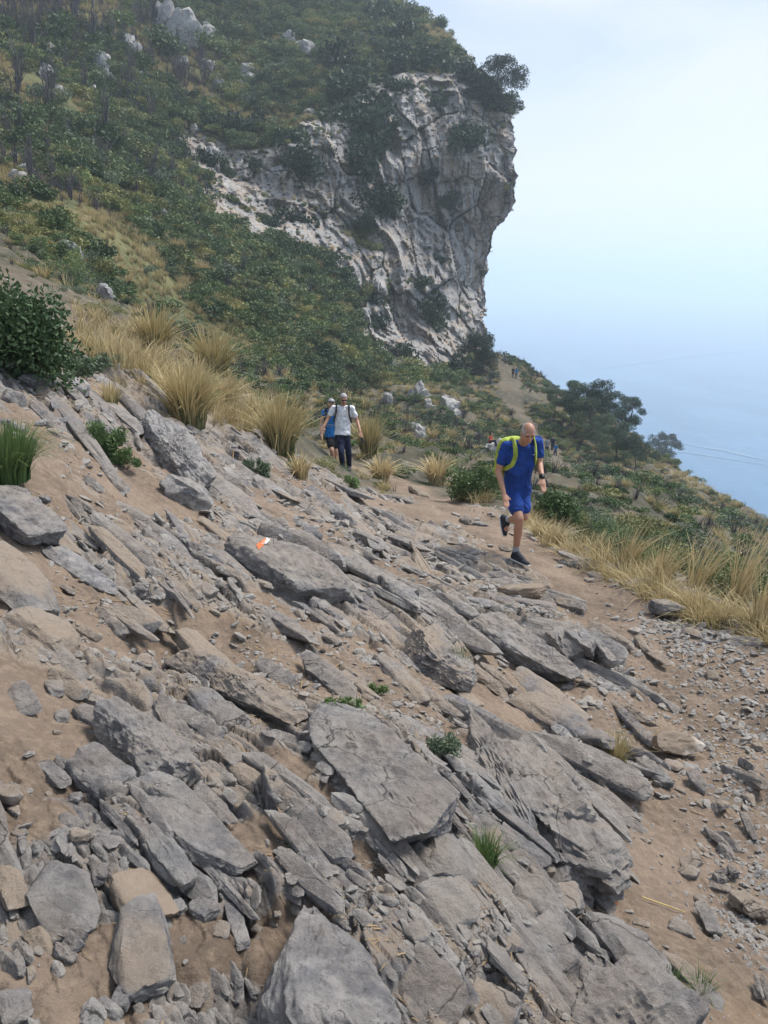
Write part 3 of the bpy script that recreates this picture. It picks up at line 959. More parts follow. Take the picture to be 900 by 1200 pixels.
# every prominent rock: name, end points of its long axis, seen width, options, label, category
HEROES = [
    ('boulder', 358, 1052, 395, 1300, 205, dict(hfac=.6, sub=6, roll=-.15, tilt=.05, sink=.30, mat='P', beds=.05, planes=14, sharp=12, taper=.22), 'large pale grey boulder with a pointed top at the bottom edge of the picture', 'boulder'),
    ('boulder', 372, 838, 508, 1010, 100, dict(hfac=.55, sub=6, roll=.35, sink=.18, beds=.08, planes=7, sharp=34), 'long smooth grey boulder lying diagonally between the weeds in the middle foreground', 'boulder'),
    ('boulder', 505, 985, 530, 1040, 62, dict(hfac=.5, sub=4, sink=.2), 'grey squarish rock broken off the lower end of the long smooth boulder', 'rock'),
    ('outcrop', 575, 850, 700, 1045, 118, dict(hfac=.5, stack=11, roll=.1, sink=.3), 'cracked blue grey outcrop whose right end overhangs the orange dirt bank', 'outcrop'),
    ('slab', 520, 930, 640, 1025, 46, dict(hfac=.6, stack=4, roll=.2, sink=.2), 'dark layered slab leaning against the left side of the cracked blue grey outcrop', 'slab'),
    ('boulder', 690, 1150, 775, 1255, 110, dict(hfac=.7, sub=6, roll=.5, sink=.35, mat='R', beds=.08, planes=6, sharp=36), 'dark angular block with a flat front at the bottom right', 'boulder'),
    ('slab', 690, 1068, 775, 1168, 42, dict(hfac=.8, sub=4, roll=.3, sink=.2, beds=.15), 'thin grey slab standing behind the dark angular block at the bottom', 'slab'),
    ('stone', 140, 1020, 185, 1075, 58, dict(hfac=.35, sub=4, mat='T', sink=.3, beds=.05), 'flat sandy brown stone with straight upper edge behind the tilted diamond stone', 'stone'),
    ('stone', 160, 1066, 168, 1180, 64, dict(hfac=.45, sub=4, mat='D', roll=.1, sink=.2, beds=.05, planes=6), 'tilted diamond shaped stone with dusty brown hollow and pale rim at lower left', 'stone'),
    ('slab', 55, 1012, 95, 1092, 62, dict(hfac=.4, sub=4, sink=.25, beds=.05, roll=.15), 'blue grey tilted slab with a long crack on the dirt near the left edge', 'slab'),
    ('slab', 176, 978, 226, 1048, 27, dict(hfac=.9, sub=4, sink=.3, roll=.4, beds=.05), 'narrow dark slab standing on edge above the sandy brown stone', 'slab'),
    ('boulder', 128, 842, 205, 908, 58, dict(hfac=.75, sub=6, sink=.2, roll=.25, beds=.05, planes=6, sharp=36), 'wedge shaped grey block with a ridge line and dark front beside the footprints', 'boulder'),
    ('boulder', 82, 884, 145, 930, 46, dict(hfac=.75, sub=4, sink=.2, roll=.2, beds=.05, planes=6, sharp=36), 'dusty topped block with dark blue front left of the big embedded slab', 'boulder'),
    ('slab', 212, 758, 350, 842, 50, dict(hfac=.7, sub=6, roll=.15, sink=.25, beds=.1, planes=7, mat='D'), 'long tan dusty slab with a dark broken end above the smooth boulder', 'slab'),
    ('slab', 200, 728, 282, 790, 30, dict(hfac=.6, sub=4, sink=.25, mat='D'), 'smaller tan slab lying just above the long tan dusty slab', 'slab'),
    ('slab', 160, 918, 290, 1028, 66, dict(hfac=.35, sub=6, sink=.35, beds=.1, mat='R'), 'big flat grey slab half sunk in dirt with a white edge', 'slab'),
    ('boulder', -20, 580, 58, 632, 58, dict(hfac=.6, sub=6, sink=.2, roll=.3, planes=6, sharp=36), 'thick grey block with dark underside jutting in below the green weed at the left edge', 'boulder'),
    ('slab', -30, 640, 52, 718, 62, dict(hfac=.45, sub=4, sink=.25, planes=6, mat='D'), 'flat topped tan grey slab at the left edge split by a crack', 'slab'),
    ('slab', 18, 722, 85, 765, 58, dict(hfac=.45, sub=4, sink=.25, planes=6, mat='D'), 'lower piece of the cracked tan slab beside a blue grey stone', 'slab'),
    ('outcrop', 268, 640, 402, 702, 74, dict(hfac=.62, sub=6, sink=.22, roll=.25, beds=.12, planes=9, sharp=22), 'rounded grey rock with an orange and white paint mark', 'rock'),
    ('boulder', 165, 498, 240, 578, 44, dict(hfac=.95, sub=6, sink=.25, roll=.35, beds=.08, mat='P'), 'pale blue grey wedge rock rising to a point below the tussock grass', 'boulder'),
    ('boulder', 185, 565, 245, 595, 40, dict(hfac=.8, sub=4, sink=.25, mat='P'), 'rough pale rock at the foot of the pale wedge rock', 'boulder'),
    ('boulder', 485, 745, 532, 800, 56, dict(hfac=.75, sub=6, sink=.2, planes=6, sharp=36, mat='D'), 'dusty block with squared grey end above a tuft of green grass', 'boulder'),
    ('slab', 548, 722, 672, 795, 44, dict(hfac=.7, sub=6, roll=.3, sink=.2, beds=.2), 'long dark grey slab slanting down right below the man in blue', 'slab'),
    ('boulder', 652, 735, 708, 785, 48, dict(hfac=.8, stack=3, sink=.2), 'dark split block at the right end of the long slab below the man in blue', 'boulder'),
    ('boulder', 580, 654, 640, 668, 40, dict(hfac=.62, sub=6, sink=.3, planes=8, top=-3.285), 'grey rock under the shoe of the man in blue', 'rock'),
    ('stone', 592, 694, 638, 690, 24, dict(hfac=.7, sub=4, sink=.2, mat='T', planes=6), 'orange brown block with a flat face just below the foot of the man in blue', 'stone'),
    ('stone', 764, 866, 814, 862, 24, dict(hfac=.75, sub=4, sink=.12, mat='T', beds=.05, planes=5, lean=.6, seed=77), 'flat tan stone lying on the dirt bank below the gravel', 'stone'),
    ('stone', 765, 706, 795, 714, 20, dict(hfac=.8, sub=4, sink=.2), 'brownish grey stone at the edge of the path beside the straw coloured grass', 'stone'),
    ('slab', 605, 808, 705, 870, 36, dict(hfac=.6, sub=4, sink=.25, roll=.3, beds=.2, mat='D'), 'long weathered slab overhanging the orange dirt right of the green grass tuft', 'slab'),
    ('boulder', -8, 392, 16, 436, 30, dict(hfac=.9, sub=4, sink=.2, mat='P'), 'pale rounded rock at the left edge beneath the big dark shrub', 'boulder'),
    ('boulder', 24, 446, 62, 452, 20, dict(hfac=.8, sub=4, sink=.2, mat='P'), 'smooth blue grey rock left of its rougher neighbour beneath the big dark shrub', 'boulder'),
    ('boulder', 64, 448, 100, 462, 24, dict(hfac=.8, sub=4, sink=.2, mat='P'), 'rough grey rock with angular faces beneath the right side of the big dark shrub', 'boulder'),
]
MATS = {'P': M_ROCKP, 'R': M_ROCKH, 'D': M_ROCKD, 'T': M_TAN}
HERO_OBJ = []
for nm, x1, y1, x2, y2, w_, op, lab, cat in HEROES:
    op = dict(op); op['mat'] = MATS[op.pop('mat', 'R')]
    o = px_rock(nm, x1, y1, x2, y2, w_, **op)
    tag(o, lab, cat); HERO_OBJ.append(o)

# listed smaller rocks: pieces of the slope
SMALL = [
    (40, 452, 62, 470, 12), (92, 492, 125, 510, 18), (58, 480, 76, 484, 14), (44, 500, 76, 496, 8), (60, 508, 88, 518, 12), (96, 560, 118, 575, 10), (118, 545, 150, 575, 12), (110, 440, 140, 470, 16),
    (20, 470, 45, 480, 14), (0, 500, 34, 500, 22), (0, 465, 30, 475, 18), (75, 735, 110, 760, 25), (5, 762, 45, 768, 14), (35, 770, 75, 785, 18), (65, 780, 110, 795, 25),
    (50, 790, 100, 815, 22), (90, 825, 125, 850, 25), (10, 810, 40, 835, 22), (45, 885, 80, 925, 16), (65, 885, 95, 915, 12), (170, 828, 210, 868, 26), (185, 825, 232, 890, 26),
    (208, 835, 250, 872, 14), (225, 812, 280, 862, 42), (240, 870, 285, 905, 24), (270, 898, 312, 935, 24), (238, 895, 275, 925, 16), (225, 925, 270, 962, 26), (115, 925, 135, 970, 18), (134, 928, 148, 955, 12),
    (70, 958, 90, 975, 18), (105, 980, 150, 992, 20), (0, 1000, 22, 1060, 30), (0, 1100, 30, 1150, 38), (65, 1100, 100, 1120, 30), (100, 1165, 150, 1195, 40), (35, 1085, 60, 1120, 18), (0, 1155, 25, 1200, 35),
    (225, 1050, 250, 1074, 24), (220, 1155, 240, 1165, 22), (200, 1055, 215, 1065, 16), (265, 1040, 285, 1100, 20), (330, 1000, 350, 1030, 22), (350, 990, 385, 1050, 30), (372, 1005, 440, 1062, 42), (290, 1000, 330, 1035, 20),
    (430, 1050, 520, 1140, 26), (450, 1060, 545, 1190, 34), (505, 1040, 545, 1095, 50), (470, 1140, 540, 1200, 52), (545, 1160, 600, 1215, 40), (565, 1085, 605, 1140, 40), (520, 1120, 545, 1150, 26),
    (600, 1040, 652, 1085, 40), (612, 1085, 668, 1150, 48), (640, 1035, 680, 1070, 36), (590, 1010, 640, 1050, 30), (598, 955, 642, 1025, 26), (640, 1000, 712, 1065, 22), (660, 1090, 690, 1120, 20),
    (565, 985, 590, 1000, 28), (520, 1000, 560, 1045, 34), (480, 880, 520, 930, 26), (440, 870, 520, 920, 18), (500, 850, 560, 900, 20), (400, 790, 440, 822, 16), (355, 770, 420, 822, 30), (300, 770, 345, 800, 22),
    (440, 770, 500, 830, 26), (470, 795, 540, 850, 22), (520, 815, 575, 860, 24), (455, 840, 490, 865, 16), (550, 770, 605, 815, 24), (535, 805, 560, 830, 18), (600, 780, 690, 845, 30), (640, 845, 690, 878, 26), (700, 800, 760, 850, 18),
    (715, 815, 770, 870, 14), (745, 880, 785, 918, 16), (808, 898, 828, 920, 16), (825, 925, 852, 945, 22), (850, 885, 905, 925, 26), (820, 962, 868, 1002, 18), (872, 950, 885, 980, 10), (820, 1055, 842, 1088, 16), (838, 1015, 858, 1030, 22),
    (866, 1045, 895, 1070, 26), (885, 1140, 900, 1170, 18), (750, 1150, 820, 1210, 30), (690, 1030, 720, 1060, 12), (790, 1120, 850, 1180, 16), (560, 655, 600, 668, 14), (618, 668, 642, 688, 26), (600, 700, 650, 720, 26), (650, 700, 690, 715, 14),
    (570, 700, 610, 722, 18), (585, 640, 600, 645, 8), (540, 605, 552, 610, 9), (553, 610, 572, 614, 11), (480, 572, 500, 578, 10), (470, 565, 482, 572, 6), (690, 730, 740, 755, 12), (745, 740, 760, 760, 10), (760, 755, 785, 775, 14),
    (380, 640, 440, 680, 20), (430, 650, 480, 700, 22), (470, 640, 520, 700, 28), (440, 610, 500, 660, 20), (390, 590, 450, 640, 18), (360, 575, 410, 610, 16), (330, 600, 380, 640, 18), (410, 700, 470, 740, 26), (300, 705, 370, 760, 24),
    (100, 620, 190, 690, 20), (130, 600, 180, 655, 16), (60, 640, 130, 690, 26), (150, 690, 200, 740, 16), (170, 660, 230, 730, 22), (40, 600, 90, 650, 20), (190, 600, 230, 640, 14), (230, 600, 275, 645, 18), (100, 690, 170, 745, 36), (60, 560, 110, 610, 18),
    (250, 560, 300, 600, 16), (285, 540, 320, 560, 12), (240, 520, 270, 535, 10), (300, 560, 350, 590, 14), (400, 570, 430, 590, 12), (215, 500, 245, 515, 8), (110, 475, 132, 485, 12),
]
for k, (x1, y1, x2, y2, w_) in enumerate(SMALL):
    g = random.Random(k*7+1)
    mt = g.choices([M_ROCK, M_ROCKD, M_TAN, M_ROCKP], [10, 7, .25, 1.5])[0]
    px_rock('stone', x1, y1, x2, y2, w_, hfac=g.uniform(.35, .7), sub=4, mat=mt, roll=g.gauss(.38, .2), stack=(3 if w_ > 17 and g.random() < .45 else 0), tilt=g.uniform(-.12, .12), sink=g.uniform(.22, .4), beds=g.choice([.05, .2, .4]), planes=g.choice([5, 7, 9]), sharp=g.choice([24, 32, 40]), parent=ground)

# loose small stones that can still be told apart: shared shapes, pieces of the slope
PROTO = []
for k in range(14):
    g = random.Random(900+k)
    P, F = rock_shape(1200+k, 3, (1, g.uniform(.5, .85), g.uniform(.22, .5)), 6, 30, 1.0, .1, .35)
    me = mk_mesh('loose_stone', P, F, True); me.set_sharp_from_angle(angle=R(40))
    me.materials.append(g.choices([M_ROCK, M_ROCKD, M_TAN], [6, 5, .5])[0]); PROTO.append(me)
_cnt = 300-len(SMALL)
k = 0
g = random.Random(5)
while k < _cnt:
    px, py = g.uniform(0, 900), 560+640*g.random()**0.8
    c = cast(px, py)
    if c.length > 9.5 or any((c.x-a)**2+(c.y-b)**2 < (.75*r_)**2 for a, b, r_ in ROCKS_XY[:len(HEROES)]): continue
    s = (.012+.026*g.random()**2)*c.length*g.uniform(.7, 1.1)
    n = gnormal(c.x, c.y)
    an = g.gauss(0, .5)
    ax = Vector((STR.x*math.cos(an)-STR.y*math.sin(an), STR.x*math.sin(an)+STR.y*math.cos(an), 0))
    M = basis(ax, n+Vector((g.gauss(0, .2), g.gauss(0, .2), 0)))
    o = link('stone', g.choice(PROTO), None, ground)
    o.matrix_world = Matrix.Translation(Vector((c.x, c.y, gz(c.x, c.y)))+n*s*.06) @ M.to_4x4() @ Matrix.Diagonal((s, s, s*g.uniform(.8, 1.2), 1))
    ROCKS_XY.append((c.x, c.y, s*.5)); k += 1


def pebbles(name, n, sampler, smin, smax, mat, seed):
    g = np.random.default_rng(seed)
    D, F = ico(1)
    xy = sampler(g, n)
    n = len(xy)
    z = gheight(xy[:, 0], xy[:, 1])
    dist = np.sqrt((xy**2).sum(1)+z**2)
    s = (smin+(smax-smin)*g.random(n)**3)*np.clip(dist/3.0, .6, 3)
    sc = np.stack([s, s*g.uniform(.5, .9, n), s*g.uniform(.25, .55, n)], -1)
    jit = 1+g.uniform(-.28, .28, (n, len(D)))
    an = g.uniform(0, 2*math.pi, n)
    tl = g.normal(0, .35, (n, 2))
    P = D[None]*jit[..., None]*sc[:, None, :]
    x = P[..., 0]*np.cos(an)[:, None]-P[..., 1]*np.sin(an)[:, None]
    y = P[..., 0]*np.sin(an)[:, None]+P[..., 1]*np.cos(an)[:, None]
    zz = P[..., 2]+x*tl[:, :1]+y*tl[:, 1:]
    V = np.stack([x+xy[:, :1], y+xy[:, 1:], zz+(z+sc[:, 2]*.35)[:, None]], -1).reshape(-1, 3)
    FF = (F[None]+(np.arange(n)*len(D))[:, None, None]).reshape(-1, 3)
    o = link(name, mk_mesh(name, V, FF, False), mat, ground); o['kind'] = 'stuff'
    return o


def samp_all(g, n):
    th = g.uniform(-.66, .66, n*2); r = np.exp(g.uniform(math.log(.9), math.log(13), n*2))
    xy = np.stack([r*np.sin(th), r*np.cos(th)], -1)
    cl = fbm(xy[:, 0]*1.7, xy[:, 1]*1.7, 0*th, 3, 91)
    return xy[(cl+g.normal(0, .25, n*2)) > 0.05][:n]


GRAV = [(870, 790, 70), (840, 760, 50), (890, 850, 60), (800, 730, 35), (870, 900, 50), (885, 1020, 45), (760, 690, 25), (700, 655, 25), (880, 1090, 40), (650, 960, 40), (700, 930, 40), (500, 870, 60), (440, 640, 60), (640, 740, 40)]


def samp_gravel(g, n):
    out = []
    for px, py, rp in GRAV:
        m = int(n/len(GRAV))
        c = cast(px, py); k_ = rp/906*c.length
        out.append(np.stack([c.x+g.normal(0, k_*.6, m), c.y+g.normal(0, k_*1.1, m)], -1))
    return np.concatenate(out)


def shale_chips(name, n, seed, sub=2, smin=.022, smax=.085, wide=(.3, .7), thin=(.10, .28), rlo=1.0, sink=.03, yawj=.22, pitj=.18):
    """thin broken plates of the beds, all dipping the same way"""
    g = np.random.default_rng(seed)
    K = 24
    var = []
    for k in range(K):
        P, F = rock_shape(seed*600+k, sub, (1, g.uniform(*wide), g.uniform(*thin)), 5, 40, .6, 0, .45)
        var.append(P)
    var = np.array(var)
    th = g.uniform(-.66, .66, n*4); r = np.exp(g.uniform(math.log(rlo), math.log(14), n*4))
    xy = np.stack([r*np.sin(th), r*np.cos(th)], -1)
    rk, pa, vg, _ = gmasks(xy[:, 0], xy[:, 1])
    keep = (rk > .3+.5*g.random(len(xy))) & (fbm(xy[:, 0]*1.5, xy[:, 1]*1.5, 0*th, 3, 66)+g.normal(0, .3, len(xy)) > -.15)
    xy = xy[keep][:n]; n = len(xy)
    z = gheight(xy[:, 0], xy[:, 1])
    dist = np.sqrt((xy**2).sum(1)+z**2)
    s = (smin+smax*g.random(n)**2.2)*np.clip(dist/3.2, .75, 2.6)
    P = var[g.integers(0, K, n)]*s[:, None, None]
    ro = g.normal(.55, .3, n); yaw = g.normal(0, yawj, n); pt = g.normal(0, pitj, n)
    c_, s_ = np.cos(ro)[:, None], np.sin(ro)[:, None]
    X, Y, Z = P[..., 0], P[..., 1]*c_-P[..., 2]*s_, P[..., 1]*s_+P[..., 2]*c_
    c_, s_ = np.cos(pt)[:, None], np.sin(pt)[:, None]
    X, Z = X*c_+Z*s_, -X*s_+Z*c_
    a0 = math.atan2(STR.y, STR.x)+yaw
    c_, s_ = np.cos(a0)[:, None], np.sin(a0)[:, None]
    X, Y = X*c_-Y*s_, X*s_+Y*c_
    e = .15
    zx = (gbase(xy[:, 0]+e, xy[:, 1])-gbase(xy[:, 0]-e, xy[:, 1]))/(2*e); zy = (gbase(xy[:, 0], xy[:, 1]+e)-gbase(xy[:, 0], xy[:, 1]-e))/(2*e)
    Z = Z+X*zx[:, None]+Y*zy[:, None]
    V = np.stack([X+xy[:, :1], Y+xy[:, 1:], Z+(z+s*sink)[:, None]], -1).reshape(-1, 3)
    m = var.shape[1]
    FF = (F[None]+(np.arange(n)*m)[:, None, None]).reshape(-1, 3)
    o = link(name, mk_mesh(name, V, FF, False), M_ROCKH, ground); o['kind'] = 'stuff'


shale_chips('shale_chips', 4200, 12)
shale_chips('shale_ledges', 520, 13, 3, .15, .42, (.12, .28), (.06, .13), 1.6, -.01, .10, .07)
pebbles('pebbles', 7000, samp_all, .005, .030, M_ROCKD, 3)
pebbles('grit', 8500, samp_all, .0035, .010, M_ROCKD, 5)
pebbles('gravel', 4200, samp_gravel, .006, .018, M_ROCK, 4)

def litter(n, seed):
    """bits of dry stem and leaf caught among the stones"""
    g = np.random.default_rng(seed)
    xy = samp_all(g, n*2)
    keep = fbm(xy[:, 0]*2.3, xy[:, 1]*2.3, 0*xy[:, 0], 3, 191) > .0
    xy = xy[keep][:n]; n = len(xy)
    d = np.hypot(xy[:, 0], xy[:, 1])
    an = g.uniform(0, 6.28, n); L = g.uniform(.015, .06, n)*np.clip(d/3, .7, 2.5); w = g.uniform(.0008, .0022, n)*np.clip(d/3, .7, 3)
    dx, dy = np.cos(an)*L/2, np.sin(an)*L/2; nx, ny = -np.sin(an)*w, np.cos(an)*w
    z0 = gheight(xy[:, 0]-dx, xy[:, 1]-dy)+.006; z1 = gheight(xy[:, 0]+dx, xy[:, 1]+dy)+.006
    V = np.stack([np.stack([xy[:, 0]-dx-nx, xy[:, 1]-dy-ny, z0], -1), np.stack([xy[:, 0]-dx+nx, xy[:, 1]-dy+ny, z0+.001], -1), np.stack([xy[:, 0]+dx+nx, xy[:, 1]+dy+ny, z1+.001], -1), np.stack([xy[:, 0]+dx-nx, xy[:, 1]+dy-ny, z1], -1)], 1).reshape(-1, 3)
    o = link('litter', mk_mesh('litter', V, np.arange(n*4).reshape(n, 4), False), M_LITTER, ground); o['kind'] = 'stuff'


litter(3500, 6)

# paint mark on the marked rock
from mathutils.bvhtree import BVHTree
blaze = [o for o in HERO_OBJ if 'paint mark' in o['label']][0]
bpy.context.view_layer.update()


def paint_patch(name, quad, col, parent):
    me0 = parent.data; mw = parent.matrix_world; inv = mw.inverted()
    bv = BVHTree.FromPolygons([v.co[:] for v in me0.vertices], [p.vertices[:] for p in me0.polygons])
    V, F = [], []; N = 10
    q = [Vector(p) for p in quad]
    for i in range(N+1):
        for j in range(N+1):
            a = q[0].lerp(q[1], i/N); b = q[3].lerp(q[2], i/N); p = a.lerp(b, j/N)
            p += Vector((pyr.uniform(-.9, .9), pyr.uniform(-.9, .9)))*(1 if i in (0, N) or j in (0, N) else 0)
            d = at(p.x, p.y, 1.0).normalized()
            lo, ld = inv @ Vector((0, 0, 0)), (inv.to_3x3() @ d).normalized()
            hit, nn, _, _ = bv.ray_cast(lo, ld)
            if hit is None: return paint_patch(name, [(q_[0]+.3, q_[1]+2) for q_ in quad], col, parent) if quad[0][1] < 700 else None
            V.append(hit+nn*.003)
    for i in range(N):
        for j in range(N): F.append((i*(N+1)+j, (i+1)*(N+1)+j, (i+1)*(N+1)+j+1, i*(N+1)+j+1))
    return link(name, mk_mesh(name, [v[:] for v in V], np.array(F)), plain(name, col, .8, .2, .3, 30), parent)


paint_patch('orange_paint_mark', [(299, 633), (309, 625), (313, 629), (302, 638)], (.55, .16, .06), blaze)
paint_patch('white_paint_mark', [(306, 637), (313, 630), (317, 633), (310, 638)], (.62, .62, .60), blaze)
# ================================================================== plants
def leaf_cloud(g, centres, radii, n, size, shell=.55, up=0.0, aspect=.55):
    """n leaf quads spread through lumps; returns verts, quads, tint"""
    C_ = np.asarray(centres, float); Rr = np.asarray(radii, float)
    if Rr.ndim == 1: Rr = np.repeat(Rr[:, None], 3, 1)
    w = Rr.prod(1)**(2/3); k = g.choice(len(C_), n, p=w/w.sum())
    d = g.normal(0, 1, (n, 3)); d /= np.linalg.norm(d, axis=1)[:, None]
    rad = shell+(1-shell)*g.random(n)**.6
    rad = rad*(1+.22*vnoise(d[:, 0]*2.2+k*3.1, d[:, 1]*2.2, d[:, 2]*2.2, 5))
    p = C_[k]+d*Rr[k]*rad[:, None]
    a = g.normal(0, 1, (n, 3))+d*.5; a[:, 2] += up; a /= np.linalg.norm(a, axis=1)[:, None]
    b = np.cross(a, g.normal(0, 1, (n, 3))); b /= np.linalg.norm(b, axis=1)[:, None]
    s = size*g.uniform(.6, 1.35, n)[:, None]
    V = np.stack([p-a*s*.5, p+b*s*aspect*.5, p+a*s*.5, p-b*s*aspect*.5], 1)
    F = np.arange(n*4).reshape(n, 4)
    tint = np.repeat((g.random(n)**4)*.3, 4)
    return V.reshape(-1, 3), F, tint


def blades(g, n, h, rb, spread, w, lean=(0, 0), hvar=.45, curl=.6, seg=4):
    """grass blades from a tuft: ribbons that taper and arch over"""
    ph = g.uniform(0, 2*math.pi, n); r0 = rb*np.sqrt(g.random(n))
    H = h*(1-hvar*g.random(n)**1.2)
    out = spread*np.abs(g.normal(0.25, .75, n))
    tx = np.cos(ph)*out+lean[0]*g.uniform(.3, 1.3, n); ty = np.sin(ph)*out+lean[1]*g.uniform(.3, 1.3, n)
    bx, by = r0*np.cos(ph), r0*np.sin(ph)
    sx, sy = -np.sin(ph+g.normal(0, .6, n)), np.cos(ph+g.normal(0, .6, n))
    rows = []; tips = []
    tb = g.uniform(-.3, .45, n)
    for i in range(seg+1):
        s = i/seg
        bend = s**(1.4+curl)
        L = H*s
        x = bx+tx*H*bend; y = by+ty*H*bend
        z = L*np.sqrt(np.clip(1-(.42*out*s)**2, .25, 1))-.35*curl*out*H*s**3
        ww = w*(1-.85*s)*(.7+.6*hash2(np.arange(n), np.arange(n)*0, 9))
        rows.append(np.stack([np.stack([x-sx*ww, y-sy*ww, z], -1), np.stack([x+sx*ww, y+sy*ww, z], -1)], 1))
        tips.append(np.repeat(np.clip(s+tb, 0, 1)[:, None], 2, 1))
    V = np.stack(rows, 1).reshape(n, -1, 3); T = np.stack(tips, 1).reshape(n, -1)
    m = 2*(seg+1)
    q = np.array([(2*i, 2*i+1, 2*i+3, 2*i+2) for i in range(seg)])
    F = (q[None]+(np.arange(n)*m)[:, None, None]).reshape(-1, 4)
    return V.reshape(-1, 3), F, T.ravel()


def tube(pts, rads, ns=6):
    """tapered limb through points"""
    pts = [Vector(p) for p in pts]; V = []; F = []
    for i, (p, r_) in enumerate(zip(pts, rads)):
        d = (pts[min(i+1, len(pts)-1)]-pts[max(i-1, 0)]).normalized()
        a = d.orthogonal().normalized() if i == 0 else (a-d*a.dot(d)).normalized()
        b = d.cross(a)
        for k in range(ns):
            q = 2*math.pi*k/ns
            V.append(p+(a*math.cos(q)+b*math.sin(q))*r_)
    for i in range(len(pts)-1):
        for k in range(ns):
            F.append((i*ns+k, i*ns+(k+1) % ns, (i+1)*ns+(k+1) % ns, (i+1)*ns+k))
    return np.array([v[:] for v in V]), np.array(F)


def join(parts):
    V, F, off = [], [], 0
    for v, f in parts:
        V.append(v); F.append(f+off); off += len(v)
    return np.concatenate(V), np.concatenate(F)


def branchy(g, h, n, r0, spread=.8, sub=4, twist=.25):
    parts = []
    for i in range(n):
        ph = g.uniform(0, 2*math.pi); out = spread*g.uniform(.2, 1)
        d = Vector((math.cos(ph)*out, math.sin(ph)*out, 1)).normalized()
        p = Vector((0, 0, -.05)); pts = [p]; hh = h*g.uniform(.6, 1)
        for k in range(4):
            p = p+d*hh/4; d = (d+Vector(g.normal(0, twist, 3))*.5+Vector((0, 0, .08))).normalized(); pts.append(p)
        rr = r0*g.uniform(.6, 1)
        parts.append(tube(pts, [rr, rr*.8, rr*.6, rr*.4, rr*.15], 4))
        for s in range(sub):
            q = pts[1+s % 4]
            d2 = (d+Vector(g.normal(0, .7, 3))).normalized()
            parts.append(tube([q, q+d2*hh*.17, q+d2*hh*.3+Vector((0, 0, hh*.06))], [rr*.35, rr*.22, rr*.08], 3))
    return join(parts)


def make_tree(name, seed, h, crown_w, crown_h, nl, size, mat, trunk_r, lumps, lean=(0, 0), nlimb=6, bare=.35, squash=.75):
    """returns (trunk mesh, crown mesh)"""
    g = np.random.default_rng(seed)
    tp = [(0, 0, -.6), (lean[0]*.25, lean[1]*.25, h*.22), (lean[0]*.6+g.normal(0, .1), lean[1]*.6, h*.5), (lean[0]+g.normal(0, .1), lean[1], h*.85)]
    parts = [tube(tp, [trunk_r*1.3, trunk_r, trunk_r*.75, trunk_r*.25], 8)]
    cen = []
    for i in range(lumps):
        ph = g.uniform(0, 2*math.pi); zz = g.random()
        rr = crown_w*.5*math.sqrt(g.random())*(.55+.75*math.sin(math.pi*min(1, .15+.8*zz)))
        cen.append((lean[0]*(.5+.5*zz)+rr*math.cos(ph), lean[1]*(.5+.5*zz)+rr*math.sin(ph), h-crown_h+crown_h*(.08+.84*zz)))
    cen = np.array(cen)
    for c in cen[:nlimb*2]:
        s = Vector(tp[1]).lerp(Vector(tp[3]), g.uniform(.1, .8)); e = Vector(c)
        m = s.lerp(e, .5)+Vector((0, 0, .25))
        parts.append(tube([s, m, e], [trunk_r*.38, trunk_r*.22, trunk_r*.06], 5))
    rad = crown_w*g.uniform(.11, .22, lumps)
    R3 = np.stack([rad, rad, rad*squash], -1)
    V, F, T = leaf_cloud(g, cen, R3, nl, size, .35)
    tm = mk_mesh(name+'_trunk', *join(parts)); tm.materials.append(M_BARK)
    cm = mk_mesh(name+'_crown', V, F, False, {'tint': T}); cm.materials.append(mat)
    return tm, cm


def plant_tree(meshes, loc, rz, sc, name, label, cat='tree', group=None):
    e = empty(name, loc); e.rotation_euler = (0, 0, rz); e.scale = (sc, sc, sc)
    tag(e, label, cat, group)
    link('trunk', meshes[0], None, e); link('crown', meshes[1], None, e)
    return e


# --- small far bushes: shared shapes, also the sources of the scrub masses
def bush_mesh(seed, n, size, mat, wide=1.0, high=.75, lumps=7, twigs=True):
    g = np.random.default_rng(seed)
    c = np.stack([g.normal(0, .26*wide, lumps), g.normal(0, .26*wide, lumps), high*g.uniform(.25, .75, lumps)], -1)
    r_ = g.uniform(.22, .40, lumps)
    V, F, T = leaf_cloud(g, c, np.stack([r_*wide, r_*wide, r_*high], -1), n, size, .45)
    if twigs:
        v2, f2 = branchy(g, high*.8, 3, .022, .9, 1)
        F2 = f2+len(V); V = np.concatenate([V, v2]); T = np.concatenate([T, np.zeros(len(v2))])
        me = mk_mesh('bush', V, np.concatenate([F, F2]), False, {'tint': T})
        me.materials.append(mat); me.materials.append(M_BARK)
        mi = np.zeros(len(F)+len(F2), np.int32); mi[len(F):] = 1
        me.polygons.foreach_set('material_index', mi)
    else:
        me = mk_mesh('bush', V, F, False, {'tint': T}); me.materials.append(mat)
    return me


def tuft_mesh(seed, n, h, rb, spread, w, mat, lean=(0, 0), curl=.6, seg=3, hvar=.45):
    g = np.random.default_rng(seed)
    V, F, T = blades(g, n, h, rb, spread, w, lean, hvar, curl, seg)
    me = mk_mesh('tuft', V, F, True, {'tip': T}); me.materials.append(mat)
    return me


def twig_mesh(seed, h=1.0, r0=.016):
    g = np.random.default_rng(seed)
    me = mk_mesh('bare_bush', *branchy(g, h, 9, r0, .45, 5)); me.materials.append(M_TWIG)
    return me


